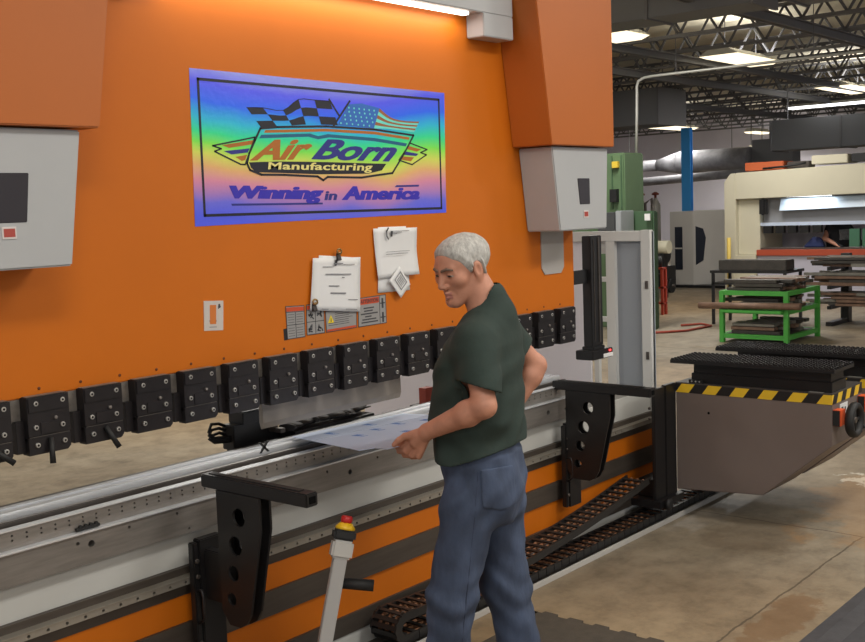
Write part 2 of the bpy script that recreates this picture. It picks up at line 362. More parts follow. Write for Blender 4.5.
# punch held under the clamps
q = MB(); x0, x1 = 3.03, 3.905
q.prism([(x0, 3.492, 1.19), (x0, 3.512, 1.19), (x0, 3.514, 1.085), (x0, 3.505, 1.058), (x0, 3.500, 1.058), (x0, 3.490, 1.085)], (x1-x0, 0, 0))
q.build('punch', PUNCH, brake, bevel=.0015)
# ---- the bed
BX0, BX1, BXU = .9, 6.19, 5.30
MB().box(BX0, BX1, 3.43, 3.62, .0, .757).box(BX0, BXU, 3.43, 3.62, .757, .90).build('bed', mat('bed_core', (120, 118, 114), .5), brake)
pl = MB(); hl = []
for hx, hz, r in ((2.117, .825, .013), (2.064, .838, .007), (2.275, .845, .006), (2.487, .845, .006), (2.539, .775, .005), (3.28, .84, .006), (3.42, .81, .012), (3.60, .84, .006), (3.9, .81, .012), (4.55, .81, .012), (4.98, .815, .014), (5.15, .81, .008)): hl.append(circ(hx, hz, r, 12))
pl.plate([(BX0, .758), (BXU-.02, .758), (BXU-.02, .868), (BX0, .868)], hl, 'y', 3.378, 3.43)
pl.build('bed_plate', STEEL, brake)
MB().box(BX0, BXU-.02, 3.368, 3.43, .869, .876).build('ledge', STEEL_LT, brake, bevel=.001)
hp = MB(); hl = []
for k in range(72):
    hx = 1.3+k*.0535
    hl += [circ(hx, .921, .0042, 8), circ(hx, .905, .0042, 8)]
hp.plate([(BX0, .877), (BXU-.04, .877), (BXU-.04, .938), (BX0, .938)], hl, 'y', 3.398, 3.42)
hp.build('die_rail', STEEL, brake)
MB().box(BX0, BXU-.04, 3.392, 3.43, .9385, .943).build('die_rail_lip', STEEL_LT, brake)
MB().box(BX0, BXU-.04, 3.445, 3.60, .90, .925).build('die_bed', BLACK, brake)
for (ya, yb, zt, mt, nm) in ((3.452, 3.478, .955, STEEL_DK, 'die_step'), (3.496, 3.532, .974, STEEL_LT, 'die'), (3.532, 3.550, .960, BLACK, 'die_groove'), (3.550, 3.585, .976, STEEL_LT, 'die_rear'), (3.595, 3.625, .970, BLACK, 'rear_edge')):
    MB().box(BX0+.2, BXU-.02, ya, yb, .90, zt).build(nm, mt, brake, bevel=.003)
# small dark stops on the rail
q = MB()
for k in range(4): q.lathe((2.085+k*.021, 3.393, .892), (0, -1, 0), [(.006, 0), (.006, .008)], 8)
q.box(2.068, 2.16, 3.384, 3.398, .879, .889)
q.build('rail_stop', BLACK_MATTE, brake)
q = MB()
for s in (-1, 1):
    q.hexa([(3.035-.006+s*.022, 3.494, .960), (3.035+.006+s*.022, 3.494, .960), (3.035+.006+s*.022, 3.50, .960), (3.035-.006+s*.022, 3.50, .960),
            (3.035-.006-s*.022, 3.494, 1.005), (3.035+.006-s*.022, 3.494, 1.005), (3.035+.006-s*.022, 3.50, 1.005), (3.035-.006-s*.022, 3.50, 1.005)])
q.build('die_stop', BLACK_MATTE, brake)
# fascia bands
MB().box(BX0, BX1, 3.42, 3.43, .624, .757).build('fascia', WHITE_FASCIA, brake)
MB().box(BX0, BX1, 3.400, 3.43, .517, .623).build('rail_bar', DARKSTEEL, brake)
g = MB(); hl = [circ(1.2+k*.072, .579, .0062, 10) for k in range(66)]
g.plate([(BX0, .568), (BX1-.05, .568), (BX1-.05, .592), (BX0, .592)], hl, 'y', 3.362, 3.40)
g.box(BX0, BX1-.05, 3.358, 3.40, .5925, .596); g.build('guide_rail', mat('rail_brass_steel', (158, 152, 142), .35, .5, var=.1, scale=6), brake)
MB().box(BX0, BX1, 3.404, 3.43, .409, .5165).build('orange_band', ORANGE, brake)
MB().box(BX0, BX1, 3.392, 3.43, .304, .4085).build('rail_bar', DARKSTEEL, brake)
MB().box(BX0, BX1, 3.404, 3.43, .166, .3035).build('orange_band', ORANGE, brake)
MB().box(BX0, BX1, 3.392, 3.43, .080, .1655).build('rail_bar', DARKSTEEL, brake)
MB().box(BX0, BX1, 3.398, 3.43, 0, .0795).build('plinth', WHITE_FASCIA, brake)

# ---- stickers on the ram
def quadmap(q):
    TL, TR, BR, BL = [Vector((a, b)) for a, b in q]
    def f(u, v):     # v = 0 bottom, 1 top
        p = BL*(1-u)*(1-v) + BR*u*(1-v) + TR*u*v + TL*(1-u)*v
        return p
    return f
def poly(mb, pts, y, th):
    """flat polygon in the ram plane, y = its front"""
    a = list(pts)
    area = sum(a[i][0]*a[(i+1) % len(a)][1]-a[(i+1) % len(a)][0]*a[i][1] for i in range(len(a)))
    if area < 0: a = a[::-1]
    mb.prism([(x, y, z) for x, z in a], (0, th, 0))
def stroke(mb, pts, w, y, th, closed=False):
    pts = [Vector(p) for p in pts]; n = len(pts)
    segs = n if closed else n-1
    for i in range(segs):
        a, b = pts[i], pts[(i+1) % n]; d = (b-a)
        if d.length < 1e-6: continue
        d.normalize(); nn = Vector((-d.y, d.x))*w/2; e = d*w*.4
        poly(mb, [a-e+nn, b+e+nn, b+e-nn, a-e-nn], y, th)
def text_mesh(s, q, y, th, name, m, parent, bold=.02, shear=.0, space=1., fat=.03):
    cu = bpy.data.curves.new('t', 'FONT'); cu.body = s; cu.offset = bold; cu.shear = shear; cu.space_character = space; cu.resolution_u = 4
    ob = bpy.data.objects.new('t', cu); COL.objects.link(ob)
    dg = bpy.context.evaluated_depsgraph_get(); dg.update()
    me = bpy.data.meshes.new_from_object(ob.evaluated_get(dg))
    bpy.data.objects.remove(ob); bpy.data.curves.remove(cu)
    co = [v.co.copy() for v in me.vertices]
    x0, x1 = min(c.x for c in co), max(c.x for c in co); y0, y1 = min(c.y for c in co), max(c.y for c in co)
    f = quadmap(q); bm = bmesh.new(); bm.from_mesh(me); bpy.data.meshes.remove(me)
    for fc in bm.faces: fc.smooth = False
    W_ = x1-x0; heavy = fat*(y1-y0)
    src = bm.copy()
    for v in bm.verts: v.co.x += heavy
    tm = bpy.data.meshes.new('t'); src.to_mesh(tm); src.free()
    bm.from_mesh(tm); bpy.data.meshes.remove(tm); W_ += heavy
    n0 = len(bm.verts)//2; bm.verts.ensure_lookup_table()
    for i, v in enumerate(bm.verts):
        p = f((v.co.x-x0)/W_, (v.co.y-y0)/(y1-y0)); v.co = (p.x, y-(.0003 if i >= n0 else 0), p.y)
    ex = bmesh.ops.extrude_face_region(bm, geom=bm.faces[:])
    for v in ex['geom']:
        if isinstance(v, bmesh.types.BMVert): v.co.y += th
    mb = MB(); mb.bm.free(); mb.bm = bm
    return mb.build(name, m, parent)
def grid_quads(top, bot, rows):
    """cells of a waving flag between two polylines"""
    n = len(top)-1
    for c in range(n):
        for r in range(rows):
            def P(cc, rr):
                t = Vector(top[cc]); b = Vector(bot[cc]); return t + (b-t)*(rr/rows)
            yield c, r, [P(c, r), P(c+1, r), P(c+1, r+1), P(c, r+1)]
def resample(pts, n):
    """smooth interpolation of a polyline to n+1 points"""
    pts = [Vector(p) for p in pts]; out = []
    m = len(pts)-1
    for i in range(n+1):
        t = i/n*m; k = min(int(t), m-1); u = t-k
        p0, p1, p2, p3 = pts[max(k-1, 0)], pts[k], pts[k+1], pts[min(k+2, m)]
        out.append(.5*((2*p1)+(-p0+p2)*u+(2*p0-5*p1+4*p2-p3)*u*u+(-p0+3*p1-3*p2+p3)*u**3))
    return out
def foil_material():  # rainbow sheen of the foil painted as fixed colour bands
    m = bpy.data.materials.new('holographic_foil'); m.use_nodes = True; nt = m.node_tree; N = nt.nodes; Lk = nt.links
    b = N['Principled BSDF']; tc = N.new('ShaderNodeTexCoord'); sp = N.new('ShaderNodeSeparateXYZ'); Lk.new(tc.outputs['Object'], sp.inputs[0])
    n = N.new('ShaderNodeTexNoise'); n.inputs['Scale'].default_value = 2.2; n.inputs['Detail'].default_value = 2; Lk.new(tc.outputs['Object'], n.inputs['Vector'])
    def M(op, a, c):
        x = N.new('ShaderNodeMath'); x.operation = op
        for k, v in enumerate((a, c)):
            if isinstance(v, float): x.inputs[k].default_value = v
            else: Lk.new(v, x.inputs[k])
        return x.outputs[0]
    t = M('DIVIDE', M('SUBTRACT', 2.515, sp.outputs[2]), .595)
    xc = M('MULTIPLY', sp.outputs[0], sp.outputs[0])                    # bands bow upward towards both ends
    t = M('SUBTRACT', t, M('MULTIPLY', M('SUBTRACT', .25, xc), .16))
    t = M('ADD', t, M('MULTIPLY', M('SUBTRACT', n.outputs[0], .5), .22))
    r = N.new('ShaderNodeValToRGB'); e = r.color_ramp.elements
    stops = [(0, (146, 152, 236)), (.10, (88, 94, 250)), (.22, (48, 108, 255)), (.33, (44, 190, 226)), (.42, (52, 226, 150)), (.50, (128, 236, 84)), (.58, (216, 226, 96)), (.66, (232, 180, 120)),
             (.75, (220, 142, 170)), (.83, (176, 128, 196)), (.90, (110, 110, 226)), (1, (84, 96, 240))]
    while len(e) < len(stops): e.new(.5)
    for k, (p, c) in enumerate(stops): e[k].position = p; e[k].color = (*lin(c), 1)
    Lk.new(t, r.inputs[0]); Lk.new(r.outputs[0], b.inputs['Base Color'])
    b.inputs['Roughness'].default_value = .28; b.inputs['Metallic'].default_value = .1
    n2 = N.new('ShaderNodeTexNoise'); n2.inputs['Scale'].default_value = 38; Lk.new(tc.outputs['Object'], n2.inputs['Vector'])
    bp = N.new('ShaderNodeBump'); bp.inputs['Strength'].default_value = .25; bp.inputs['Distance'].default_value = .004
    Lk.new(n2.outputs[0], bp.inputs['Height']); Lk.new(bp.outputs[0], b.inputs['Normal'])
    return m
FOIL = foil_material()
L_INK = mat('banner_black', (20, 20, 34), .4); L_NAVY = mat('banner_navy', (40, 44, 132), .4); L_BROWN = mat('banner_brown', (176, 104, 30), .35)
L_TEAL = mat('banner_teal', (22, 96, 132), .35); L_BLUE = mat('banner_blue', (44, 106, 190), .35); L_GOLD = mat('banner_gold', (232, 220, 136), .4)
L_RED = mat('banner_rust', (150, 96, 60), .35); L_PALE = mat('banner_pale', (110, 222, 210), .35)
Y0 = RY-.0015
mb = MB(); poly(mb, LOGO['edge'], Y0, .0014); banner = mb.build('banner', FOIL, brake)
tag(banner, 'holographic foil banner with a winged shield emblem')
Y1, Y2, Y3, Y4 = Y0-.0008, Y0-.0014, Y0-.002, Y0-.0026
mb = MB(); stroke(mb, LOGO['border'], .011, Y1, .0007, True); mb.build('border', L_INK, banner)
for sd, ks in (('wl', ('wl1', 'wl2', 'wl3')), ('wr', ('wr1', 'wr2', 'wr3'))):
    mb = MB(); poly(mb, LOGO[sd], Y1, .0007); mb.m(1); stroke(mb, LOGO[sd], .006, Y2, .0006, True)
    for i, k in enumerate(ks): mb.m(3 if i == 1 else 2); poly(mb, LOGO[k], Y2, .0006)
    mb.build('wing', [FOIL, L_INK, L_BROWN, L_NAVY], banner)
T, Bt = resample(LOGO['chkT'], 15), resample(LOGO['chkB'], 15)
mb = MB()
for c, r, q in grid_quads(T, Bt, 3):
    if (c//3 + r) % 2 == 0: poly(mb, q, Y1, .0007)
stroke(mb, T, .003, Y1, .0007); stroke(mb, LOGO['chkpole'], .009, Y1-.0002, .0007)
mb.build('checkered_flag', L_INK, banner)
mb = MB(); poly(mb, [p for p in LOGO['canton']], Y1, .0007)
mb.m(1)
for c, r, q in grid_quads(resample(LOGO['usT'], 9), resample(LOGO['usB'], 9), 6): mb.m(1 if r % 2 == 0 else 2); poly(mb, q, Y1, .0007)
mb.m(2)
f = quadmap([LOGO['canton'][0], LOGO['canton'][2], LOGO['canton'][3], LOGO['canton'][5]])
for j in range(5):
    for i in range(6):
        p = f((i+.5+(.25 if j % 2 else -.15))/6.3, (j+.6)/5.4); poly(mb, circ(p.x, p.y, .0048, 5), Y2, .0006)
mb.m(3); stroke(mb, LOGO['uspole'], .009, Y2, .0006)
mb.build('striped_flag', [L_BLUE, L_RED, L_PALE, L_INK], banner)
mb = MB(); poly(mb, LOGO['shield'], Y1-.0003, .0009); mb.build('shield', FOIL, banner)
mb = MB(); stroke(mb, LOGO['shield'], .009, Y3, .001, True); mb.build('shield_outline', L_INK, banner)
mb = MB(); poly(mb, LOGO['stripe1'], Y2, .0004); mb.m(1); poly(mb, LOGO['stripe2'], Y2, .0004); mb.build('shield_stripe', [L_BROWN, L_TEAL], banner)
mb = MB(); poly(mb, LOGO['black'], Y2, .0004); mb.build('shield_base', L_INK, banner)
text_mesh('Air', LOGO['air'], Y3, .0008, 'lettering', L_BROWN, banner, .03, .3)
text_mesh('Born', LOGO['born'], Y3, .0008, 'lettering', L_NAVY, banner, .03, .3)
text_mesh('Manufacturing', LOGO['manu'], Y3, .0008, 'lettering', L_GOLD, banner, .018, .0, 1.06, .02)
text_mesh('Winning', LOGO['winning'], Y1, .0008, 'lettering', mat('banner_violet', (52, 40, 176), .4), banner, .035, .2, 1., .08)
text_mesh('in', LOGO['inn'], Y1, .0008, 'lettering', L_NAVY, banner, .03, .12)
text_mesh('America', LOGO['america'], Y1, .0008, 'lettering', mat('banner_violet', (52, 40, 176), .4), banner, .035, .2, 1., .08)
mb = MB(); poly(mb, LOGO['ul'], Y1, .0008); poly(mb, LOGO['ol'], Y1, .0008); mb.build('underline', L_NAVY, banner)
# warning plates
ALU = mat('plate_aluminium', (150, 148, 146), .45, .1)
def fline(mb, f, u0, v0, u1, v1, w, y=RY-.0026): a, b = f(u0, v0), f(u1, v1); stroke(mb, [a, b], w, y, .0008)
ORED = mat('plate_red', (196, 74, 36), .5)
for nm in ('w1', 'w2', 'w3', 'w4'):
    q = PLATE[nm]; f = quadmap(q)
    mb = MB(); poly(mb, q, RY-.002, .0019); wp = mb.build('warning_plate', ALU, brake)
    mb = MB()
    stroke(mb, q, .003, RY-.0026, .0008, True)
    if nm in ('w1', 'w2'):
        for v in (.42, .82): fline(mb, f, .03, v, .97, v, .003)
        fline(mb, f, .5, .03, .5, .82, .003)
        if nm == 'w1':
            for cu in (.08, .56):
                for v in (.08, .16, .24, .32, .5, .58, .66, .74): fline(mb, f, cu, v, cu+.34, v, .0018)
        else:
            for cu, cv in ((.25, .2), (.75, .2), (.25, .62), (.75, .62)):
                for k in range(5):
                    a = f(cu+random.uniform(-.15, .15), cv+random.uniform(-.13, .13)); b2 = f(cu+random.uniform(-.15, .15), cv+random.uniform(-.13, .13)); stroke(mb, [a, b2], .006, RY-.0026, .0008)
    if nm == 'w3':
        for v in (.3, .4, .5, .6, .7, .8, .9): fline(mb, f, .3 if v > .45 else .08, v, .3+.6*random.uniform(.7, 1), v, .0022)
    if nm == 'w4':
        for v, a, b2 in ((.62, .2, .55), (.52, .22, .5), (.42, .1, .68), (.32, .25, .45), (.22, .15, .62), (.12, .12, .68)): fline(mb, f, a, v, b2, v, .006)
        fline(mb, f, .77, .03, .77, .97, .003)
        for v in (.72, .22): fline(mb, f, .88, v-.14, .88, v+.14, .012); fline(mb, f, .8, v, .96, v, .005)
    mb.build('printed_marks', INK, wp)
    mb = MB()
    if nm in ('w1', 'w2'): poly(mb, [f(.02, .84), f(.98, .84), f(.98, .97), f(.02, .97)], RY-.0026, .0008)
    elif nm == 'w3': poly(mb, [f(.02, .02), f(.98, .02), f(.98, .12), f(.02, .12)], RY-.0026, .0008)
    else: poly(mb, [f(.03, .76), f(.75, .76), f(.75, .97), f(.03, .97)], RY-.0026, .0008)
    mb.build('red_stripe', ORED, wp)
    if nm == 'w3':
        mb = MB(); poly(mb, [f(.06, .42), f(.26, .42), f(.16, .8)], RY-.0028, .001); mb.m(1); poly(mb, [f(.145, .47), f(.175, .47), f(.165, .66), f(.155, .66)], RY-.0034, .0008)
        mb.build('warning_triangle', [mat('sign_yellow', (226, 200, 40), .5), INK], wp)
    if nm == 'w4': text_mesh('ATTENTION', [f(.08, .93), f(.72, .93), f(.72, .80), f(.08, .80)], RY-.0034, .0006, 'lettering', INK, wp, .015, 0, 1.05, .02)
mb = MB(); poly(mb, PLATE['wb'], RY-.001, .0009); mb.build('black_sticker', BLACK_MATTE, brake)
q = PLATE['plaque']; f = quadmap(q)
mb = MB(); poly(mb, q, RY-.002, .0019); pq = mb.build('notice_plaque', mat('plaque_white', (198, 190, 184), .5), brake)
mb = MB(); poly(mb, [f(.3, .22), f(.62, .22), f(.62, .86), f(.3, .86)], RY-.0028, .0008); mb.build('plaque_panel', mat('plaque_orange', (204, 116, 48), .5), pq)
mb = MB()
for v in (.12, .3, .34): fline(mb, f, .28, v, .64, v, .002)
poly(mb, [f(.72, .72), f(.86, .78), f(.82, .9), f(.74, .88)], RY-.0028, .0008)
mb.build('printed_marks', INK, pq)
# ================================================================ papers held to the ram
def sheet_paper(q, y, curl=.006, nx=8, ny=10, phase=0., corner=0.):
    f = quadmap(q); bm = bmesh.new(); V = {}
    for j in range(ny+1):
        for i in range(nx+1):
            u, v = i/nx, j/ny; p = f(u, v)
            d = curl*(.5+.5*math.sin(2.4*u+3.1*v+phase)) + corner*(max(0, u-.6)*max(0, .55-v)*5)
            V[i, j] = bm.verts.new((p.x, y-d, p.y))
    for j in range(ny):
        for i in range(nx):
            fc = bm.faces.new((V[i, j], V[i+1, j], V[i+1, j+1], V[i, j+1])); fc.smooth = True
    ex = bmesh.ops.extrude_face_region(bm, geom=bm.faces[:])
    for v in ex['geom']:
        if isinstance(v, bmesh.types.BMVert): v.co.y += .0006
    mb = MB(); mb.bm.free(); mb.bm = bm
    return mb, f
def paper_marks(f, lines, y, curl, phase):
    mb = MB()
    for u0, u1, v, w in lines:
        a, b = f(u0, v), f(u1, v); um = (u0+u1)/2
        d = curl+.0012
        stroke(mb, [a, b], w, y-d, .0005)
    return mb
mb, f = sheet_paper(PLATE['paper1b'], RY-.004, .003, phase=1.); pa = mb.build('paper_sheet', PAPER)
tag(pa, 'white paper peeking out behind the typed notice on the ram', 'paper')
mb, f = sheet_paper([(a-.012, b) for a, b in PLATE['paper1']], RY-.010, .004); pb = thing('notice_paper', 'typed white notice on the orange ram held by two clips', 'paper', (3.46, RY-.012, 1.5))
mb.build('page', PAPER, pb)
lines = [(.42, .60, .885, .006), (.2, .42, .83, .003), (.62, .85, .87, .003), (.26, .78, .69, .0045), (.6, .64, .63, .004), (.34, .54, .47, .004), (.38, .68, .335, .006), (.74, .93, .22, .003), (.22, .34, .03, .003), (.7, .92, .04, .003)]
paper_marks(f, lines, RY-.0112, .0045, 0).build('typed_lines', INKG, pb)
mb = MB(); a = f(.43, .90); poly(mb, [(a.x, a.y-.012), (a.x+.012, a.y-.012), (a.x+.02, a.y+.012), (a.x+.004, a.y+.012)], RY-.0166, .0006); mb.build('letterhead_mark', INK, pb)
GOLD = mat('brass_clip', (150, 124, 84), .3, .8)
for (x, z), lb in (((PLATE['clip1'][0][0]-.022, PLATE['clip1'][0][1]), 'brass clip pinching the top edge of the typed notice'), ((PLATE['clip2'][0][0]-.022, PLATE['clip2'][0][1]), 'small brass clip at the lower left corner of the typed notice')):
    c = thing('paper_clip', lb, 'clip', (x, RY-.016, z))
    q = MB(); q.hexa([(x-.014, RY-.03, z-.022), (x+.014, RY-.03, z-.022), (x+.012, RY-.0165, z-.026), (x-.012, RY-.0165, z-.026), (x-.011, RY-.022, z+.010), (x+.011, RY-.022, z+.010), (x+.010, RY-.0165, z+.010), (x-.010, RY-.0165, z+.010)])
    q.build('jaw', mat('clip_black', (52, 46, 44), .4, .4), c, bevel=.002)
    MB().torus((x+.002, RY-.026, z+.016), (.25, 1, 0), .011, .004, 16, 8).build('loop', GOLD, c)
    MB().rod((x-.008, RY-.026, z+.008), (x+.012, RY-.028, z+.012), .005).build('spring', GOLD, c)
mb, f = sheet_paper(PLATE['paper2b'], RY-.003, .002, phase=.5); tag(mb.build('paper_sheet', PAPER), 'white page hanging behind the letter with the phone symbol', 'paper')
mb, f = sheet_paper([(a-.012, b) for a, b in PLATE['paper2']], RY-.0075, .010, phase=2.2, corner=.02)
pb = thing('letter_paper', 'wavy white letter with a telephone symbol hung on the orange ram', 'paper', (3.86, RY-.012, 1.62)); mb.build('page', PAPER, pb)
paper_marks(f, [(.4, .62, .915, .0035), (.4, .5, .885, .003), (.3, .8, .94, .002), (.22, .8, .52, .002), (.22, .75, .47, .002)], RY-.0172, .001, 0).build('typed_lines', INKG, pb)
mb = MB(); a = f(.27, .86)
stroke(mb, [(a.x+.010, a.y+.032), (a.x-.002, a.y+.018), (a.x-.002, a.y-.004), (a.x+.008, a.y-.018)], .007, RY-.0195, .0006)
a = f(.37, .88); poly(mb, [(a.x-.006, a.y-.012), (a.x+.006, a.y-.012), (a.x+.012, a.y+.014), (a.x-.002, a.y+.014)], RY-.0195, .0006)
mb.build('phone_symbol', INK, pb)
mb, f = sheet_paper([(a-.03, b) for a, b in PLATE['paper3']], RY-.024, .002); pb = thing('card', 'white diamond turned card taped to the lower edge of the letter', 'card', (3.88, RY-.025, 1.55)); mb.build('page', PAPER, pb)
mb = MB(); stroke(mb, [f(.2, .3), f(.2, .85), f(.75, .85), f(.75, .3)], .004, RY-.028, .0006, True)
for v in (.42, .52, .62, .72): stroke(mb, [f(.28, v), f(.66, v)], .0025, RY-.028, .0006)
mb.build('printed_box', INKG, pb)

# ================================================================ sheet metal being bent
A, Fc, N1, D, Bc, Hd = [Vector(p) for p in SHEET]
C2 = D + (Bc-A)*1.02
nrm = (Fc-A).cross(Bc-A).normalized()
if nrm.z < 0: nrm = -nrm
def proj_pl(p): return p - nrm*((p-A).dot(nrm))
bmS = [A, Fc, N1, D, C2, Bc]; bmS = [proj_pl(p) for p in bmS]
sm = thing('metal_sheet', 'pale film covered metal sheet with blue print held flat over the lower die', 'metal sheet', (A.x, A.y, A.z))
FILM = mat('film_on_sheet', (176, 189, 214), .35, .15, var=.03, scale=4)
MB().prism([p for p in bmS], nrm*.002).build('blank', FILM, sm)
eu = (Bc-A); ev = (D-A)
mb = MB()
def bl(u0, v0, u1, v1, w):
    a = proj_pl(A+eu*u0+ev*v0)+nrm*.0022; b = proj_pl(A+eu*u1+ev*v1)+nrm*.0022
    d = (b-a).normalized(); s = d.cross(nrm)*w/2
    mb.prism([a+s, b+s, b-s, a-s], nrm*.0004)
for u, v in ((.17, .15), (.2, .42), (.4, .35), (.43, .62), (.62, .3), (.66, .62), (.8, .4), (.52, .12)):
    for k in range(3):
        bl(u+k*.018, v, u+k*.018+.01, v+.06, .0065); 
    bl(u-.01, v+.09, u+.05, v+.10, .007)
mb.build('blue_print', mat('film_ink_blue', (44, 104, 180), .5), sm)
mb = MB(); bl(.0, .30, 1.0, .30, .0035); bl(.06, .99, .2, .90, .003); mb.build('scribe_line', mat('film_line', (140, 150, 170), .5), sm)

# ================================================================ back gauge behind the punch
bgd = thing('back_gauge', 'black back gauge block with cables behind the lower die', 'back gauge', (3.25, 3.85, .93))
q = MB(); q.box(3.06, 3.32, 3.72, 3.80, .935, 1.045); q.box(3.10, 3.24, 3.70, 3.80, 1.045, 1.10); q.box(3.32, 3.72, 3.74, 3.80, .935, .975)
q.build('block', BLACK, bgd, bevel=.004)
q = MB(); q.box(3.26, 3.29, 3.64, 3.72, .985, 1.005); q.build('finger', STEEL_DK, bgd, bevel=.002)
for k in range(3):
    q = MB(); q.tube([(3.08, 3.78, 1.03-.02*k), (3.03, 3.78, 1.055-.02*k), (2.985, 3.775, 1.06-.025*k), (2.965, 3.77, 1.03-.015*k), (2.99, 3.765, 1.0-.01*k), (3.06, 3.75, .995-.01*k)], .007); q.build('cable', BLACK_MATTE, bgd)
MB().box(3.1, 3.7, 3.76, 3.82, .62, .935).build('carriage', BLACK, bgd)
for xs in (3.15, 3.6): MB().box(xs, xs+.08, 3.622, 3.76, .64, .72).build('slide', BLACK, bgd)
def glove(x, y, z, rz, lab):
    M_ = Matrix.Translation((x, y, z)) @ Matrix.Rotation(rz, 4, 'Z')
    g = thing('work_glove', lab, 'glove', (x, y, z))
    q = MB()
    for a, b, r0, r1 in (((0, 0, 0), (.09, 0, .003), .04, .045), ((-.07, 0, .002), (0, 0, 0), .042, .038)):
        q.rod(M_@Vector(a), M_@Vector(b), r0, r1, 14)
    for k in range(4): q.rod(M_@Vector((.085, -.033+.022*k, .002)), M_@Vector((.165-.012*abs(k-1.5), -.045+.03*k, -.002)), .013, .009, 8)
    q.rod(M_@Vector((.01, .035, 0)), M_@Vector((.07, .075, 0)), .013, .009, 8)
    for v in q.bm.verts: v.co.z = z + (v.co.z-z)*.35
    q.build('shell', BLACK_MATTE, g)
    q = MB(); q.rod(M_@Vector((-.085, 0, .002)), M_@Vector((-.065, 0, .002)), .044, .044, 14)
    for v in q.bm.verts: v.co.z = z + (v.co.z-z)*.37
    q.build('cuff', mat('glove_cuff', (40, 40, 42), .8), g)
glove(3.40, 3.685, .997, .25, 'black work glove on the back gauge, left one behind the punch')
glove(3.585, 3.685, 1.0, -.12, 'black work glove on the back gauge, middle one behind the punch')
glove(3.75, 3.70, .998, .3, 'black work glove on the back gauge, right one behind the punch')
MB().box(3.34, 3.86, 3.632, 3.735, .905, .978).build('tool_tray', BLACK); tag(bpy.data.objects['tool_tray'], 'black tray behind the lower die carrying the gloves', 'tray')

# ================================================================ support arms on the guide rails
def support_arm(x, yb, yf, zt, label, z_low):
    t = thing('support_arm', label, 'support arm', (x, 3.36, 0), group=None)
    q = MB(); q.box(x-.028, x+.028, yf, yb, zt-.048, zt); q.m(1)
    q.build('top_bar', [BLACK, HOLE], t, bevel=.004)
    q = MB(); q.box(x-.012, x+.012, yf+.05, yb-.03, zt, zt+.004); q.build('slide_strip', BLACK_MATTE, t)
    q = MB(); q.box(x-.014, x+.014, yf-.003, yf+.002, zt-.036, zt-.012); q.build('bar_socket', HOLE, t)
    yp = yb-.085
    out = [(yp, zt-.049), (yf+.245, zt-.049), (yf+.245, zt-.17), (yf+.32, z_low+.06), (yf+.345, z_low+.02), (yf+.38, z_low), (yp-.04, z_low), (yp, z_low+.05)]
    L_ = yp-(yf+.21)
    hs = [circ(yf+.21+.55*L_, zt-.135, .034), circ(yf+.21+.65*L_, zt-.245, .036), circ(yf+.21+.72*L_, zt-.350, .029), circ(yf+.21+.78*L_, zt-.450, .024)]
    for dx in (-.028, .020):
        MB().plate(out, hs, 'x', x+dx, x+dx+.010).build('side_plate', BLACK, t, bevel=0)
    q = MB(); q.box(x-.018, x+.020, yp-.03, yp, z_low+.05, zt-.055); q.build('web', BLACK, t)
    q = MB(); q.box(x-.01, x+.10, 3.318, 3.358, .27, .74); q.box(x+.01, x+.05, yp-.005, 3.32, z_low+.05, .70); q.build('bracket', BLACK, t, bevel=.004)
    q = MB(); q.box(x-.035, x-.01, 3.325, 3.358, .27, .73); q.build('slide_plate', BLACK, t, bevel=.004)
    q = MB()
    q.tube([(x-.025, 3.324, .55), (x-.025, 3.30, .552), (x-.025, 3.292, .53), (x-.025, 3.292, .44), (x-.025, 3.324, .42)], .006); q.build('handle', BLACK_CLAMP, t)
    for zz in (.66, .60, .34):
        MB().lathe((x-.022, 3.325, zz), (0, -1, 0), [(.009, 0), (.009, .007), (.007, .008)], 10).build('bolt', STEEL_DK, t)
support_arm(2.545, 3.265, 2.70, 1.005, 'black support arm with four round holes, nearest, left of the man', .455)
support_arm(5.10, 3.41, 2.80, .978, 'black support arm with four round holes between the man and the striped box', .44)

# ================================================================ sheet follower boxes
BROWN = mat('brown_grey_paint', (112, 100, 95), .5, var=.05, scale=2)
TOPG = mat('dark_top_plate', (62, 58, 56), .5, var=.1, scale=5)
HZY = mat('hazard_yellow', (224, 184, 44), .5, var=.05, scale=12); HZK = mat('hazard_black', (28, 26, 26), .5)
def hazard(q, p0, p1, n, zt, zb, off, first, lean):
    """slanting stripes along an edge from p0 to p1 (2D), off = outward normal"""
    p0, p1 = Vector((*p0, 0)), Vector((*p1, 0)); d = p1-p0; L_ = d.length; d.normalize(); o_ = Vector((*off, 0))*.0015
    edges = [k/n for k in range(n+1)]
    def pt(s, z): s = max(0, min(L_, s)); v = p0 + d*s + o_; return (v.x, v.y, z)
    w = L_/n
    k = -1
    while k <= n:
        a, b = k*w, (k+1)*w
        q.m(0 if (k+first) % 2 == 0 else 1)
        top0, top1, bo0, bo1 = a+lean, b+lean, a, b
        if not (max(top1, bo1) <= 0 or min(top0, bo0) >= L_):
            pts = [pt(bo0, zb), pt(bo1, zb), pt(top1, zt), pt(top0, zt)]
            # drop degenerate
            u = []
            for p in pts:
                if all((Vector(p)-Vector(w_)).length > 1e-4 for w_ in u): u.append(p)
            if len(u) >= 3: q.prism(u, -o_*.9)
        k += 1
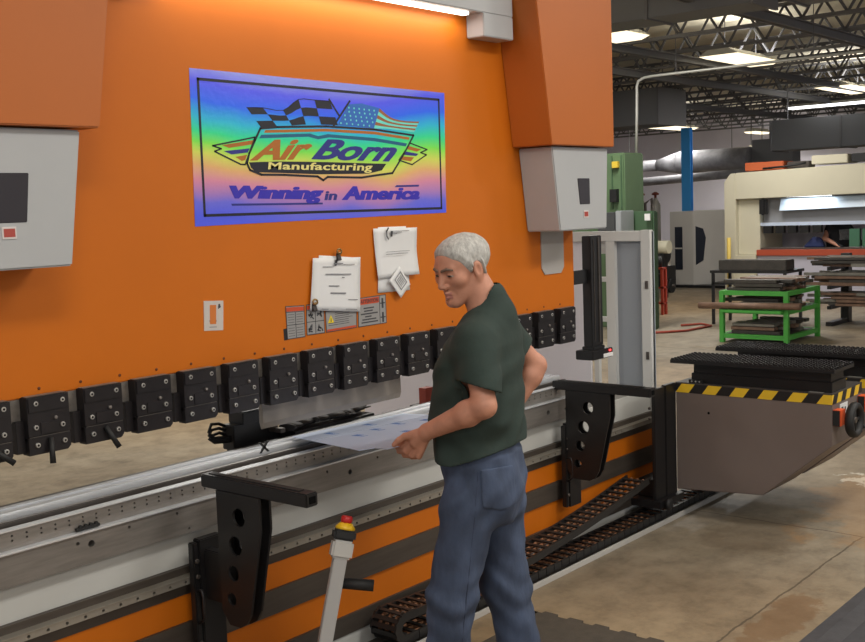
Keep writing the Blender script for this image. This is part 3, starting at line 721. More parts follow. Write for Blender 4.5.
def follower(x, label, front=True):
    t = thing('sheet_follower', label, 'support table', (x+.25, 2.7, 0))
    out = [(3.17, .838), (2.215, .838), (2.215, .55), (2.62, .215), (3.17, .18)]
    b = MB(); b.prism([(x, yy, zz) for yy, zz in out], (.48, 0, 0)); body = b.build('body', BROWN, t, bevel=.004)
    MB().box(x-.002, x+.482, 2.213, 3.172, .8385, .846).build('top_plate', TOPG, t, bevel=.001)
    q = MB(); hazard(q, (x, 3.17), (x, 2.215), 11, .845, .785, (-1, 0), 0, .045); hazard(q, (x, 2.215), (x+.48, 2.215), 7, .845, .785, (0, -1), 1, .035)
    q.build('hazard_tape', [HZY, HZK], t)
    MB().lathe((x, 2.955, .672), (-1, 0, 0), [(.008, -.01), (.008, .0012)], 10).build('hole', HOLE, t)
    # brush grating: a ribbed slab on a riser
    q = MB(); q.box(x+.03, x+.25, 2.225, 3.08, .846, .905); q.box(x+.04, x+.24, 2.235, 3.07, .905, .968)
    q.build('riser', BLACK, t, bevel=.003)
    q = MB(); q.box(x-.03, x+.28, 2.19, 3.19, .966, .984)
    for i in range(9):
        xr = x-.028+i*.0375
        nt = 34
        pts = [(xr, 2.19, .984)]
        for k in range(nt):
            y = 2.19+1.0*k/nt; pts += [(xr, y+.006, .997), (xr, y+.02, .997), (xr, y+.0285, .986)]
        pts += [(xr, 3.19, .984)]
        q.prism(pts, (.006, 0, 0))
    q.build('grating', BLACK, t)
    q = MB(); q.box(x+.004, x+.028, 2.995, 3.085, .846, .866); q.m(1)
    for k in range(3): q.lathe((x+.004, 3.015+.025*k, .857), (-1, 0, 0), [(.005, -.001), (.005, .001)], 8)
    q.build('connector', [BLACK_MATTE, BOLT], t)
    q = MB(); q.box(x+.008, x+.04, 2.27, 2.35, .846, .8475); q.build('label_plate', mat('label_grey', (140, 138, 132), .5), t)
    if front:
        # handwheel and clamps on the end face
        c = Vector((x+.115, 2.13, .69))
        q = MB(); q.torus(c, (0, 1, 0), .082, .020, 30, 10, 1.3); q.rod(c+Vector((-.08, 0, 0)), c+Vector((.08, 0, 0)), .009); q.rod(c+Vector((0, 0, -.08)), c+Vector((0, 0, .08)), .009); q.build('handwheel', BLACK_MATTE, t)
        q = MB(); q.rod(c+Vector((0, .09, 0)), c+Vector((0, -.01, 0)), .018); q.build('wheel_hub', STEEL_DK, t)
        q = MB(); q.rod(c+Vector((.07, -.02, -.05)), c+Vector((.28, -.03, -.05)), .011); q.build('wheel_grip', BLACK_MATTE, t)
        for dx, dz in ((.03, .03), (.43, .05)):
            q = MB(); q.box(x+dx-.02, x+dx+.055, 2.17, 2.214, .635+dz, .725+dz); q.m(1); q.box(x+dx-.024, x+dx-.0205, 2.172, 2.214, .635+dz, .725+dz); q.build('clamp_block', [mat('clamp_orange', (222, 92, 48), .5), BLACK_MATTE], t, bevel=.002)
        q = MB(); q.box(x+.12, x+.24, 2.2125, 2.2145, .70, .77); q.build('sticker', PAPER, t)
        q = MB(); q.box(x+.14, x+.17, 2.2115, 2.2126, .715, .75); q.box(x+.19, x+.21, 2.2115, 2.2126, .72, .745); q.build('sticker_print', INK, t)
    # post and carriage that ride on the rails
    q = MB(); q.box(x-.255, x-.125, 3.178, 3.20, .16, .835); q.box(x-.122, x+.01, 3.174, 3.205, .14, .842); q.build('post', BLACK, t, bevel=.004)
    q = MB(); q.box(x-.20, x+.01, 3.205, 3.33, .16, .27); q.build('carriage', BLACK, t, bevel=.004)
    q = MB(); q.box(x-.27, x+.03, 3.14, 3.34, .115, .16); q.build('foot_plate', BLACK, t, bevel=.003)
    for yy, zz in ((3.18, .80), (3.18, .72), (3.18, .66)): MB().lathe((x-.255, yy+.03, zz), (-1, 0, 0), [(.009, 0), (.009, .008), (.006, .009)], 8).build('bolt', STEEL_DK, t)
    MB().lathe((x-.2, 3.13, .137), (0, -1, 0), [(.035, 0), (.035, .02), (.02, .025)], 14).build('roller', BLACK_MATTE, t)
follower(6.06, 'brown grey box table with hazard stripes and a black handwheel on the brake', True)
follower(6.68, 'second black grated table behind the hazard striped box', False)

# ================================================================ cable chain in its floor tray
tr = thing('cable_tray', 'long pale metal cable tray on the floor along the brake', 'cable tray', (5, 3.25, 0))
q = MB(); q.box(2.9, 8.2, 3.156, 3.168, 0, .030); q.build('front_lip', mat('tray_pale', (196, 194, 190), .4, .3), tr, bevel=.002)
q = MB(); q.box(2.9, 8.2, 3.168, 3.39, 0, .006); q.build('tray_base', mat('tray_dark', (70, 66, 62), .5), tr)
ch = thing('cable_chain', 'black ladder like cable chain curving along the foot of the brake', 'cable chain', (3.3, 3.25, .01))
cyc = 3.27; zl = .045; zu = .15; R_ = (zu-zl)/2
path = []
for k in range(46): path.append(Vector((6.84-k*.073, cyc, zl)))
xe = path[-1].x
for k in range(1, 7): an = -PI/2 - PI*k/7; path.append(Vector((xe+R_*1.15*math.cos(an), cyc, (zl+zu)/2+R_*math.sin(an))))
x = xe+.02
while x < 5.80:
    z = zu - .02*math.sin(min(1, max(0, (x-xe)/1.2))*PI) + (0 if x < 4.55 else .165*((x-4.55)/1.33)**1.5)
    path.append(Vector((x, cyc, z))); x += .064
CH = mat('chain_black', (34, 32, 31), .5); CABLE = mat('cable_rust', (150, 104, 74), .6)
def link_mesh():
    q = MB()
    for s in (-1, 1): q.box(-.034, .034, s*.072-.006, s*.072+.006, -.019, .019)
    for xx in (-.018,): q.box(xx-.011, xx+.011, -.066, .066, .012, .019); q.box(xx-.011, xx+.011, -.066, .066, -.019, -.012)
    return q
l0 = None
for i in range(min(len(path)-1, 100)):
    a, b = path[i], path[i+1]; d = (b-a); mid = (a+b)/2
    ang = math.atan2(d.z, d.x)
    if l0 is None:
        l0 = link_mesh().build('link', CH); me_l = l0.data; l = l0
    else:
        l = l0.copy(); COL.objects.link(l)
    l.parent = ch; l.rotation_euler = (0, -ang, 0); l.location = mid - Vector((3.3, 3.25, .01))
q = MB()
for off in (-.04, .0, .04): q.tube([p+Vector((0, off, 0)) for p in path], .009, 6)
q.build('cable', CABLE, ch)

# ================================================================ emergency stop on its leaning post
es = thing('emergency_stop_stand', 'grey leaning post with a red emergency stop button on yellow and black box', 'emergency stop', (2.49, 2.75, 0))
ez = (Vector((2.738, 2.75, .80))-Vector((2.482, 2.752, .02))).normalized()
ex_ = Vector((.80, -.6, 0)); ex_ = (ex_-ez*ex_.dot(ez)).normalized(); ey_ = ez.cross(ex_)
MT = Matrix((( ex_.x, ey_.x, ez.x, 2.482), (ex_.y, ey_.y, ez.y, 2.752), (ex_.z, ey_.z, ez.z, .02), (0, 0, 0, 1)))
PG = mat('post_grey', (172, 170, 168), .45, .2)
MB().box(-.024, .024, -.024, .024, 0, .76, MT).build('post', PG, es, bevel=.003)
MB().box(2.33, 2.63, 2.60, 2.90, 0, .02).build('base_plate', PG, es, bevel=.003)
MB().box(-.038, .038, -.034, .034, .74, .805, MT).build('switch_box', mat('box_grey', (186, 184, 180), .5), es, bevel=.008)
MB().box(-.040, .040, -.036, .036, .805, .842, MT).build('box_lid', BLACK_MATTE, es, bevel=.008)
q = MB(); q.lathe(MT@Vector((0, 0, .842)), ez, [(.036, 0), (.036, .008), (.027, .018), (.022, .024)], 20); q.build('collar', mat('stop_yellow', (232, 186, 30), .4), es)
q = MB(); q.lathe(MT@Vector((0, 0, .864)), ez, [(.017, 0), (.021, .008), (.021, .022), (.017, .027)], 20); q.build('button', mat('stop_red', (186, 34, 34), .4), es)
q = MB(); q.rod(MT@Vector((.024, .0, .655)), MT@Vector((.135, -.02, .665)), .019, .021, 14); q.build('grip', BLACK_MATTE, es)

# ================================================================ mats on the floor
q = MB(); out = [(3.05, 2.95), (3.05, 1.95), (4.22, 1.95)]
y = 1.95; tz = []
k = 0
while y < 2.93:
    if k % 2 == 0: tz += [(4.22, y), (4.22, y+.06)]
    else: tz += [(4.245, y-.006), (4.245, y+.066)]
    y += .07; k += 1
out += tz + [(4.22, 2.95)]
u = []
for p in out:
    if not u or (Vector(p)-Vector(u[-1])).length > 1e-4: u.append(p)
q.plate(u, [], 'z', 0, .014); tag(q.build('floor_mat', RUBBER), 'dark puzzle edged rubber mat on the floor under the man', 'mat')
fm = thing('entrance_mat', 'dark grey scuffed rubber mat in the lower right corner of the floor', 'mat', (5, 1.3, 0))
MATG = mat('grey_mat', (70, 70, 74), .6, var=.25, scale=10, bump=.05, bscale=80)
q = MB(); q.hexa([(4.2, .6, 0), (5.75, .6, 0), (5.75, 1.825, 0), (4.2, 1.825, 0), (4.2, .7, .014), (5.68, .7, .014), (5.68, 1.755, .014), (4.2, 1.755, .014)]); q.build('border', MATG, fm)
q = MB(); q.box(4.2, 5.24, .72, 1.66, .0142, .020); q.box(5.25, 5.66, .72, 1.66, .0142, .020); q.build('pad', mat('grey_pad', (62, 62, 66), .7, var=.2, scale=14), fm, bevel=.002)

# ================================================================ light curtain column and side guard at the far end
lc = thing('laser_guard', 'black laser guard column hanging beside the right end of the ram', 'laser guard', (5.52, 3.45, 1.0))
q = MB(); q.box(5.535, 5.66, 3.43, 3.49, 1.11, 1.76); q.build('column', BLACK, lc, bevel=.004)
q = MB(); q.box(5.388, 5.535, 3.455, 3.485, 1.485, 1.565); q.build('arm', BLACK, lc, bevel=.003)
q = MB(); q.box(5.565, 5.57, 3.426, 3.431, 1.14, 1.74); q.box(5.612, 5.627, 3.424, 3.431, 1.13, 1.75); q.build('slot_rail', STEEL_DK, lc)
q = MB(); q.box(5.49, 5.715, 3.40, 3.52, 1.035, 1.09); q.box(5.53, 5.66, 3.42, 3.50, 1.09, 1.11); q.build('laser_head', BLACK, lc, bevel=.004)
q = MB(); q.box(5.605, 5.71, 3.396, 3.4005, 1.04, 1.062); q.build('laser_label', PAPER, lc)
q = MB(); q.box(5.67, 5.685, 3.394, 3.3999, 1.072, 1.082); q.build('indicator', mat('red_indicator', (255, 40, 40), emit=((1, .05, .05), 3)), lc)
GX = 6.2
gd = thing('side_guard', 'tall pale grey side guard panel beyond the right end of the brake', 'guard panel', (GX, 3.45, 0))
GW = mat('guard_pale', (206, 206, 204), .5, var=.02, scale=2); GB = mat('guard_blue_grey', (148, 154, 162), .5, var=.02, scale=2); GL = mat('guard_lavender', (222, 220, 228), .5, var=.02, scale=2)
q = MB(); q.box(GX, GX+.05, 3.41, 3.475, 0, 1.77); q.build('post', GW, gd, bevel=.003)
q = MB(); q.box(GX+.03, GX+.06, 3.41, 3.475, .0, 1.76); q.build('post_flange', GB, gd)
q = MB(); q.box(GX, GX+.05, 3.665, 3.73, 0, 1.70); q.build('post', GW, gd, bevel=.003)
q = MB(); q.box(GX, GX+.05, 3.475, 4.0, 1.70, 1.765); q.build('top_rail', GW, gd, bevel=.003)
q = MB(); q.box(GX+.035, GX+.05, 3.475, 3.665, 0, 1.70); q.build('door_panel', GB, gd)
q = MB()
for z in (.7, 1.18, 1.44): q.box(GX+.002, GX+.04, 3.73, 3.80, z, z+.03)
q.build('cross_rail', GW, gd)
q = MB(); q.box(GX+.01, GX+.04, 3.80, 3.835, .72, 1.70); q.box(GX+.03, GX+.045, 3.73, 3.87, 1.62, 1.70); q.build('slot_edge', GW, gd)
q = MB(); q.box(GX+.02, GX+.04, 3.87, 5.95, 0, 1.76); q.box(GX+.02, GX+.04, 3.73, 3.87, 0, .72); q.build('main_panel', GL, gd)
q = MB(); q.box(GX+.012, GX+.02, 4.05, 5.95, 1.06, 1.075); q.build('seam', GW, gd)
q = MB(); q.box(GX-.006, GX, 3.425, 3.445, .95, 1.0); q.box(GX-.006, GX, 3.425, 3.445, 1.4, 1.45); q.build('hinge', STEEL_DK, gd)
q = MB(); q.box(4.90, 4.97, 4.19, 4.24, .80, .90); tag(q.build('sensor_box', mat('sensor_red', (150, 60, 44), .5)), 'small red box behind the bed just left of the man at belly height', 'box')
q = MB(); q.box(4.86, 5.0, 4.16, 4.28, 0, .80); tag(q.build('sensor_pedestal', BLACK), 'black pedestal carrying the small red box behind the bed', 'pedestal')
# ================================================================ figures: bodies grown from smooth distance fields
def smin(a, b, k):
    h = np.clip(.5+.5*(b-a)/k, 0, 1); return b*(1-h)+a*h - k*h*(1-h)
def smax(a, b, k): return -smin(-a, -b, k)
def S_cone(P, a, b, r0, r1):
    a = np.array(a, float); b = np.array(b, float); ab = b-a
    t = np.clip(((P-a)@ab)/(ab@ab), 0, 1)
    return np.linalg.norm(P-(a+t[:, None]*ab), axis=1) - (r0+(r1-r0)*t)
def S_ell(P, c, r, Rm=None):
    q = P-np.array(c, float)
    if Rm is not None: q = q@Rm
    r = np.array(r, float); k0 = np.linalg.norm(q/r, axis=1); k1 = np.linalg.norm(q/(r*r), axis=1)
    return k0*(k0-1)/np.maximum(k1, 1e-9)
def S_half(P, p, n):      # negative on the side the normal points away from
    n = np.array(n, float); n /= np.linalg.norm(n); return (P-np.array(p, float))@n
def surface(f, lo, hi, h):
    """surface nets of f(P) over a box, evaluated only near the surface"""
    lo = np.array(lo, float); hi = np.array(hi, float); B = 4
    nb = np.ceil((hi-lo)/(h*B)).astype(int); n = nb*B
    bi = np.stack(np.meshgrid(*[np.arange(k) for k in nb], indexing='ij'), -1).reshape(-1, 3)
    v = f(lo+(bi+.5)*h*B)
    D = np.repeat(np.repeat(np.repeat(v.reshape(nb), B, 0), B, 1), B, 2)
    act = bi[np.abs(v) < h*B*1.9]
    off = np.stack(np.meshgrid(*[np.arange(B)]*3, indexing='ij'), -1).reshape(-1, 3)
    idx = (act[:, None, :]*B + off[None]).reshape(-1, 3)
    for s in range(0, len(idx), 400000):
        j = idx[s:s+400000]; D[j[:, 0], j[:, 1], j[:, 2]] = f(lo+(j+.5)*h)
    ins = D < 0
    cs = [(i, j, k) for i in (0, 1) for j in (0, 1) for k in (0, 1)]
    def sh(A, c): return A[c[0]:n[0]-1+c[0], c[1]:n[1]-1+c[1], c[2]:n[2]-1+c[2]]
    cnt = sum(sh(ins, c).astype(np.int8) for c in cs)
    cell = np.argwhere((cnt > 0) & (cnt < 8))
    vid = -np.ones(tuple(n-1), int); vid[tuple(cell.T)] = np.arange(len(cell))
    acc = np.zeros((len(cell), 3)); num = np.zeros(len(cell))
    for a in cs:
        for ax in range(3):
            if a[ax]: continue
            b = list(a); b[ax] = 1
            da = D[tuple((cell+a).T)]; db = D[tuple((cell+b).T)]
            x = (da < 0) != (db < 0); t = np.where(x, da/np.where(x, da-db, 1), 0)
            p = np.tile(np.array(a, float), (len(cell), 1)); p[:, ax] = t
            acc += p*x[:, None]; num += x
    V = lo + (cell+.5+acc/num[:, None])*h
    F = []
    for ax in range(3):
        u, w = (ax+1) % 3, (ax+2) % 3
        d = [0, 0, 0]; d[ax] = 1
        A = ins[:n[0]-d[0], :n[1]-d[1], :n[2]-d[2]]; C = ins[d[0]:, d[1]:, d[2]:]
        for flip, M in ((0, A & ~C), (1, ~A & C)):
            e = np.argwhere(M); e = e[(e[:, u] > 0) & (e[:, w] > 0) & (e[:, u] < n[u]-1) & (e[:, w] < n[w]-1)]
            du = np.zeros(3, int); du[u] = 1; dw = np.zeros(3, int); dw[w] = 1
            q = np.stack([vid[tuple((e-du-dw).T)], vid[tuple((e-dw).T)], vid[tuple(e.T)], vid[tuple((e-du).T)]], 1)
            if flip: q = q[:, ::-1]
            F.append(q)
    return V, np.concatenate(F)
def field_mesh(name, f, lo, hi, h, mats, parent, matfn=None, relax=2):
    V, F = surface(f, lo, hi, h)
    F = F[(F >= 0).all(1)]
    for _ in range(relax):      # gentle smoothing of the net
        acc = np.zeros_like(V); num = np.zeros(len(V))
        for a, b in ((0, 1), (1, 2), (2, 3), (3, 0)):
            np.add.at(acc, F[:, a], V[F[:, b]]); np.add.at(num, F[:, a], 1); np.add.at(acc, F[:, b], V[F[:, a]]); np.add.at(num, F[:, b], 1)
        V = V*.55 + .45*acc/np.maximum(num, 1)[:, None]
    me = bpy.data.meshes.new(name); me.from_pydata(V.tolist(), [], F.tolist())
    for m in mats: me.materials.append(m)
    me.polygons.foreach_set('use_smooth', np.ones(len(F), bool))
    if matfn is not None: me.polygons.foreach_set('material_index', matfn(V[F].mean(1)).astype(np.int32))
    me.update(); o = bpy.data.objects.new(name, me); COL.objects.link(o); o.parent = parent; return o

SKIN = mat('skin', (190, 134, 110), .55, var=.10, scale=26, bump=.03, bscale=240)
LIP = mat('lip', (176, 116, 104), .5); EYEW = mat('eye_white', (160, 146, 138), .4); IRIS = mat('iris_dark', (38, 32, 32), .3); BROWC = mat('brow_grey', (112, 92, 80), .8)
HAIR = mat('grey_hair', (176, 174, 170), .7, var=.35, scale=70, bump=.35, bscale=170, stretch=(1, 1, .35))
SHIRT = mat('dark_green_tshirt', (40, 54, 49), .88, var=.08, scale=30, bump=.12, bscale=40)
def denim_material():
    m = mat('washed_denim', (66, 78, 102), .85, var=.42, scale=6.5, bump=.3, bscale=34, stretch=(1, 1, .45)); return m
DENIM = denim_material(); STITCH = mat('denim_seam', (52, 60, 82), .85)
F2 = np.array([-.906, .423, 0.]); LF = np.array([-.423, -.906, 0.])         # the man's forward and left in his own frame
man = thing('person', 'grey haired man in a dark green t-shirt and blue jeans holding a metal sheet', 'person', (3.1535, 2.387, 0), -(PI/2-YAW))

TT = np.array([  # z, centre a, front-back radius, side radius
 [.86, -.035, .125, .165], [.98, -.038, .13, .175], [1.05, -.043, .142, .182], [1.12, -.046, .150, .182], [1.20, -.050, .160, .182], [1.30, -.046, .152, .186], [1.40, -.034, .140, .194], [1.47, -.018, .122, .19], [1.53, -.002, .096, .155], [1.58, .008, .074, .10], [1.64, .010, .055, .065]])
def torso(P, grow=0., zs=0.):
    z = np.clip(P[:, 2], .86, 1.64)
    ca, rf, rs = [np.interp(z, TT[:, 0], TT[:, k]) for k in (1, 2, 3)]
    q = P.copy(); q[:, 0] -= ca
    u = q@F2/(rf+grow); v = q@LF/(rs+grow)
    k = (np.abs(u)**2.3+np.abs(v)**2.3)**(1/2.3)
    d = (k-1)*np.minimum(rf, rs)
    return smax(d*.8, np.abs(P[:, 2]-1.22)-.40, .05)
LS, LE, LW = np.array([-.055, -.165, 1.482]), np.array([-.036, -.262, 1.282]), np.array(HAND['wrist'])
RS, RE, RW = np.array([.055, .170, 1.478]), np.array([.185, .215, 1.345]), np.array([.105, .17, 1.215])
# head frame
HC = np.array([-.092, -.005, 1.732]); yw, pt, HS = math.radians(40), math.radians(17), .985
h_f = np.array([-math.cos(yw), -math.sin(yw), 0.]); h_l = np.array([-h_f[1], h_f[0], 0.]); h_u = np.array([0, 0, 1.])
h_f2 = h_f*math.cos(pt) - h_u*math.sin(pt); h_u2 = h_u*math.cos(pt) + h_f*math.sin(pt)
HM = np.stack([h_f2, h_l, h_u2], 1)
def to_head(P): return ((P-HC)@HM)/HS
def head(P):
    q = to_head(P); a = q.copy(); a[:, 1] = np.abs(a[:, 1])
    d = S_ell(q, (-.020, 0, .040), (.106, .079, .076))
    d = smin(d, S_ell(q, (.028, 0, .0), (.064, .063, .092)), .03)
    d = smin(d, S_ell(q, (.030, 0, -.06), (.054, .052, .05)), .03)
    d = smin(d, S_cone(a, (-.004, .054, -.045), (.066, .018, -.100), .018, .018), .025)
    d = smin(d, S_ell(q, (.074, 0, -.098), (.021, .024, .019)), .018)
    d = smin(d, S_ell(a, (.056, .044, -.014), (.028, .025, .024)), .022)
    d = smin(d, S_cone(a, (.084, .0, .027), (.074, .04, .030), .013, .011), .014)
    d = smax(d, -S_ell(a, (.104, .033, .008), (.021, .019, .013)), .012)
    d = smin(d, S_ell(a, (.077, .033, .008), (.014, .014, .013)), .003)
    d = smin(d, S_cone(a, (.079, .020, .018), (.073, .047, .014), .0085, .0078), .005)      # heavy upper lid
    d = smin(d, S_cone(q, (.088, 0, .022), (.108, 0, -.026), .0095, .0130), .010)
    d = smin(d, S_ell(a, (.097, .013, -.033), (.013, .010, .009)), .006)
    d = smin(d, S_cone(a, (.095, 0, -.056), (.082, .022, -.064), .0085, .005), .006)
    d = smin(d, S_cone(a, (.092, 0, -.072), (.081, .018, -.073), .009, .006), .006)
    d = smax(d, -S_cone(a, (.104, 0, -.0640), (.086, .027, -.0690), .0028, .0028), .004)
    d = smax(d, -S_cone(a, (.100, .021, -.034), (.082, .036, -.066), .0035, .003), .010)   # cheek folds
    e = S_ell(a, (-.010, .082, -.004), (.022, .010, .036)); e = smin(e, S_ell(a, (-.004, .077, -.034), (.010, .008, .012)), .008)
    e = smax(e, -S_ell(a, (-.004, .093, .002), (.011, .008, .020)), .004)
    d = smin(d, e, .007)
    return d*HS
def hand_left(P):
    H_ = {k: np.array(v) for k, v in HAND.items()}
    d = S_cone(P, LW, H_['mmcp']*.5+LW*.5, .028, .027)
    for k, r in (('imcp', .0140), ('mmcp', .0146), ('rmcp', .0138), ('lmcp', .0126)): d = smin(d, S_cone(P, LW*.72+H_[k]*.28, H_[k]+np.array([0, -.002, 0]), .019, r), .005)
    for f_, r in (('i', .0105), ('m', .0108), ('r', .0102), ('l', .0092)):
        c = S_cone(P, H_[f_+'mcp'], H_[f_+'pip'], r+.0025, r); c = smin(c, S_cone(P, H_[f_+'pip'], H_[f_+'dip'], r, r-.0016), .003)
        d = smin(d, c, .002)
    t = S_cone(P, H_['tcmc'], H_['tmcp'], .019, .0135); t = smin(t, S_cone(P, H_['tmcp'], H_['tip_ip'], .0125, .0115), .004); t = smin(t, S_cone(P, H_['tip_ip'], H_['ttip'], .0115, .009), .003)
    return smin(d, t, .008)
def hand_right(P):
    fx_ = np.array([-.8, .15, -.35]); fx_ /= np.linalg.norm(fx_); dn = np.array([0, .12, -1.]); dn -= fx_*(dn@fx_); dn /= np.linalg.norm(dn)
    d = S_cone(P, RW, RW+fx_*.05, .026, .03)
    for k in range(4):
        m0 = RW+fx_*.075+dn*(-.03+.02*k); p1 = m0+fx_*.036+LF*.006; p2 = p1+fx_*.026+LF*.012
        d = smin(d, S_cone(P, RW+fx_*.02+dn*(-.012+.008*k), m0, .019, .0125), .01); d = smin(d, smin(S_cone(P, m0, p1, .0105, .0098), S_cone(P, p1, p2, .0098, .008), .003), .003)
    b = RW+fx_*.02-dn*.02; m1 = b-dn*.035+fx_*.02
    return smin(d, smin(S_cone(P, b, m1, .016, .012), S_cone(P, m1, m1+fx_*.035-dn*.012, .0115, .009), .004), .008)
def arm(P, s, e, w, r0=.048, r1=.0425, r2=.029):
    m = e+(w-e)*.28
    d = smin(S_cone(P, s, e, r0+.004, r1-.003), S_cone(P, e, m, r1-.003, r1+.001), .02)
    return smin(d, S_cone(P, m, w, r1+.001, r2), .02)
KN, AN = np.array([-.165, -.055, .555]), np.array([-.225, -.03, .10])
KF, AF = np.array([.038, .095, .54]), np.array([.135, .10, .10])
HN, HF = np.array([-.085, -.085, .92]), np.array([.005, .085, .92])
def body(P):
    d = torso(P, -.014)
    d = smin(d, S_cone(P, (.006, 0, 1.57), (-.058, 0, 1.70), .066, .060), .03)
    d = smin(d, head(P), .012)
    for s, e, w in ((LS, LE, LW), (RS, RE, RW)): d = smin(d, arm(P, s, e, w), .02)
    d = smin(d, hand_left(P), .010); d = smin(d, hand_right(P), .010)
    for h, k, a in ((HN, KN, AN), (HF, KF, AF)): d = smin(d, smin(S_cone(P, h, k, .078, .052), S_cone(P, k, a, .052, .038), .02), .03)
    for a in (AN, AF): d = smin(d, S_cone(P, a-np.array([0, 0, .045]), a+F2*.13-np.array([0, 0, .062]), .036, .028), .02)
    return d
def body_mats(C):
    q = to_head(C); a = np.abs(q[:, 1]); r = np.zeros(len(C))
    r[(q[:, 0] > .078) & (a < .021) & (q[:, 2] > -.079) & (q[:, 2] < -.055) & (np.linalg.norm(q, axis=1) < .16)] = 1
    eye = (np.linalg.norm(np.stack([q[:, 0]-.077, a-.033, q[:, 2]-.008], 1), axis=1) < .0165) & (q[:, 2] < .0105) & (q[:, 2] > .0035) & (q[:, 0] > .078)
    r[eye] = 2; r[eye & (np.abs(a-.034) < .0085)] = 3
    return r
field_mesh('body', body, (-.42, -.34, -.0), (.30, .33, 1.90), .0034, [SKIN, LIP, EYEW, IRIS], man, body_mats, 1)
# hair, eyebrows
def hair(P):
    q = to_head(P); a = np.abs(q[:, 1])
    n = np.sin(q[:, 0]*160+np.sin(q[:, 2]*70)*2)*np.sin(q[:, 1]*150+q[:, 2]*90)*.0016
    # hairline: front, temple, sideburn, behind the ear, nape
    zl_ = np.interp(q[:, 0], [-.12, -.075, -.035, -.028, -.012, .006, .014, .030, .050, .066, .075, .12], [-.074, -.072, -.055, .012, .030, .024, -.010, .012, .048, .062, .079, .082])
    d = head(P)/HS - .001 - (.0085+n*.6)*np.clip((q[:, 2]-zl_)/.03, 0, 1) - .001*np.clip((q[:, 2]-.09)/.04, 0, 1)
    d = smax(d, (zl_-q[:, 2])*.8, .002)
    return smax(d, -(S_ell(np.stack([q[:, 0], a, q[:, 2]], 1), (-.006, .089, -.004), (.022, .016, .038))), .003)*HS
field_mesh('hair', hair, HC-.17, HC+.17, .0034, [HAIR], man, None, 1)
def brows(P):
    q = to_head(P); q[:, 1] = np.abs(q[:, 1]); return smin(S_cone(q, (.098, .012, .029), (.092, .032, .034), .0054, .0052), S_cone(q, (.092, .032, .034), (.080, .050, .028), .0052, .004), .003)*HS
field_mesh('eyebrows', brows, HC-.17, HC+.17, .0026, [BROWC], man, None, 0)
# t-shirt: torso and sleeves, open at neck, cuffs and hem
def folds(P, amp=1.):
    u = P@LF; v = P@F2; z = P[:, 2]
    w = np.sin(z*46+u*22+3*np.sin(u*11))*.0026*np.clip((1.32-z)/.12, 0, 1) + np.sin(u*40+z*26+2*np.sin(z*9))*.0016*np.clip((1.36-z)/.1, 0, 1)
    w += np.sin((z+v*.9)*52+u*8)*.0028*np.exp(-((z-1.36)/.09)**2)
    w += np.sin((z*.8-v)*38+u*14+np.sin(u*25))*.0022*np.clip((1.28-z)/.1, 0, 1)*np.clip((z-1.02)/.05, 0, 1)
    return w*amp*1.35
def shirt_raw(P, g):
    d = torso(P, .004+g)
    flare = np.clip((1.14-P[:, 2])/.12, 0, 1)*.008
    d = d-flare
    for s, e in ((LS, LE), (RS, RE)):
        d = smin(d, S_cone(P, s, s+(e-s)*.9, .070+g, .069+g), .045)
    sh = smin(S_cone(P, (.012, 0, 1.56), LS+np.array([0, .03, .012]), .055+g, .058+g), S_cone(P, (.012, 0, 1.56), RS+np.array([0, -.03, .012]), .055+g, .058+g), .03)
    d = smin(d, sh, .04)
    return smin(d, S_cone(P, (.02, .0, 1.56), (.0, 0, 1.625), .074+g, .070+g), .03)
def shirt(P):
    d = shirt_raw(P, 0.) + folds(P)
    d = smax(d, -(shirt_raw(P, -.012)+folds(P)), .002)
    hem = 1.068 + .05*np.clip((P@-F2+.02)/.16, -.3, 1.1)           # rises towards the back
    d = np.maximum(d, np.where(P[:, 2] < 1.25, hem-P[:, 2], -1))
    for s, e, k in ((LS, LE, .70), (RS, RE, .52)):
        ax = (e-s)/np.linalg.norm(e-s); c = s+(e-s)*k
        near = np.linalg.norm(P-(s+e)/2, axis=1) < .26
        side = (P@LF)*(1 if (s@LF) > 0 else -1)
        cut = S_half(P, c, (-.31, -.12, -.95) if s[1] < 0 else ax)
        rr = np.linalg.norm(np.cross(P-s, ax), axis=1)
        m = near & (rr < .095) & (cut > 0) & (torso(P, .018) > 0)
        d = np.where(m, np.maximum(d, cut), d)
    neck = S_cone(P, (.004, 0, 1.50), (-.075, 0, 1.76), .060, .088)
    return smax(d, -neck, .004)
field_mesh('tshirt', shirt, (-.32, -.36, .96), (.30, .34, 1.68), .0044, [SHIRT], man, None, 1)
# jeans
def jeans_raw(P, g=0.):
    z = P[:, 2]
    hip = torso(P, -.004+g)+.010*np.clip((z-1.075)/.03, 0, 1); hip = smax(hip, z-1.145, .01)
    seat = S_ell(P, (-.045+.906*.05, -.045-.02, .94), (.095, .10, .12)); seat = smin(seat, S_ell(P, (-.045+.906*.05+.03, .05, .94), (.09, .10, .12)), .04)
    d = smin(hip, seat-g, .05)
    for h, k, a in ((HN, KN, AN), (HF, KF, AF)):
        leg = smin(S_cone(P, h, k, .104+g, .086+g), S_cone(P, k, a-np.array([0, 0, .06]), .086+g, .074+g), .04)
        d = smin(d, leg, .03)
    return d
def jfold(P):
    z = P[:, 2]; u = P[:, 0]; w = P[:, 1]
    r = np.sin(z*62+u*30+2.5*np.sin(u*18+w*9))*.0026*np.exp(-((z-.52)/.16)**2)
    r += np.sin(z*44-u*55+1.5*np.sin(z*13))*.0030*np.exp(-((z-.86)/.13)**2) + np.sin(z*30+u*36+w*30)*.0018
    r += np.sin(z*75+u*18)*.004*np.exp(-((z-.2)/.1)**2)
    return r*1.5*np.clip((1.09-z)/.05, 0, 1)
def jeans(P):
    d = jeans_raw(P) + jfold(P)
    d = np.maximum(d, .045-P[:, 2])
    return smax(d, -(jeans_raw(P, -.02)), .002)
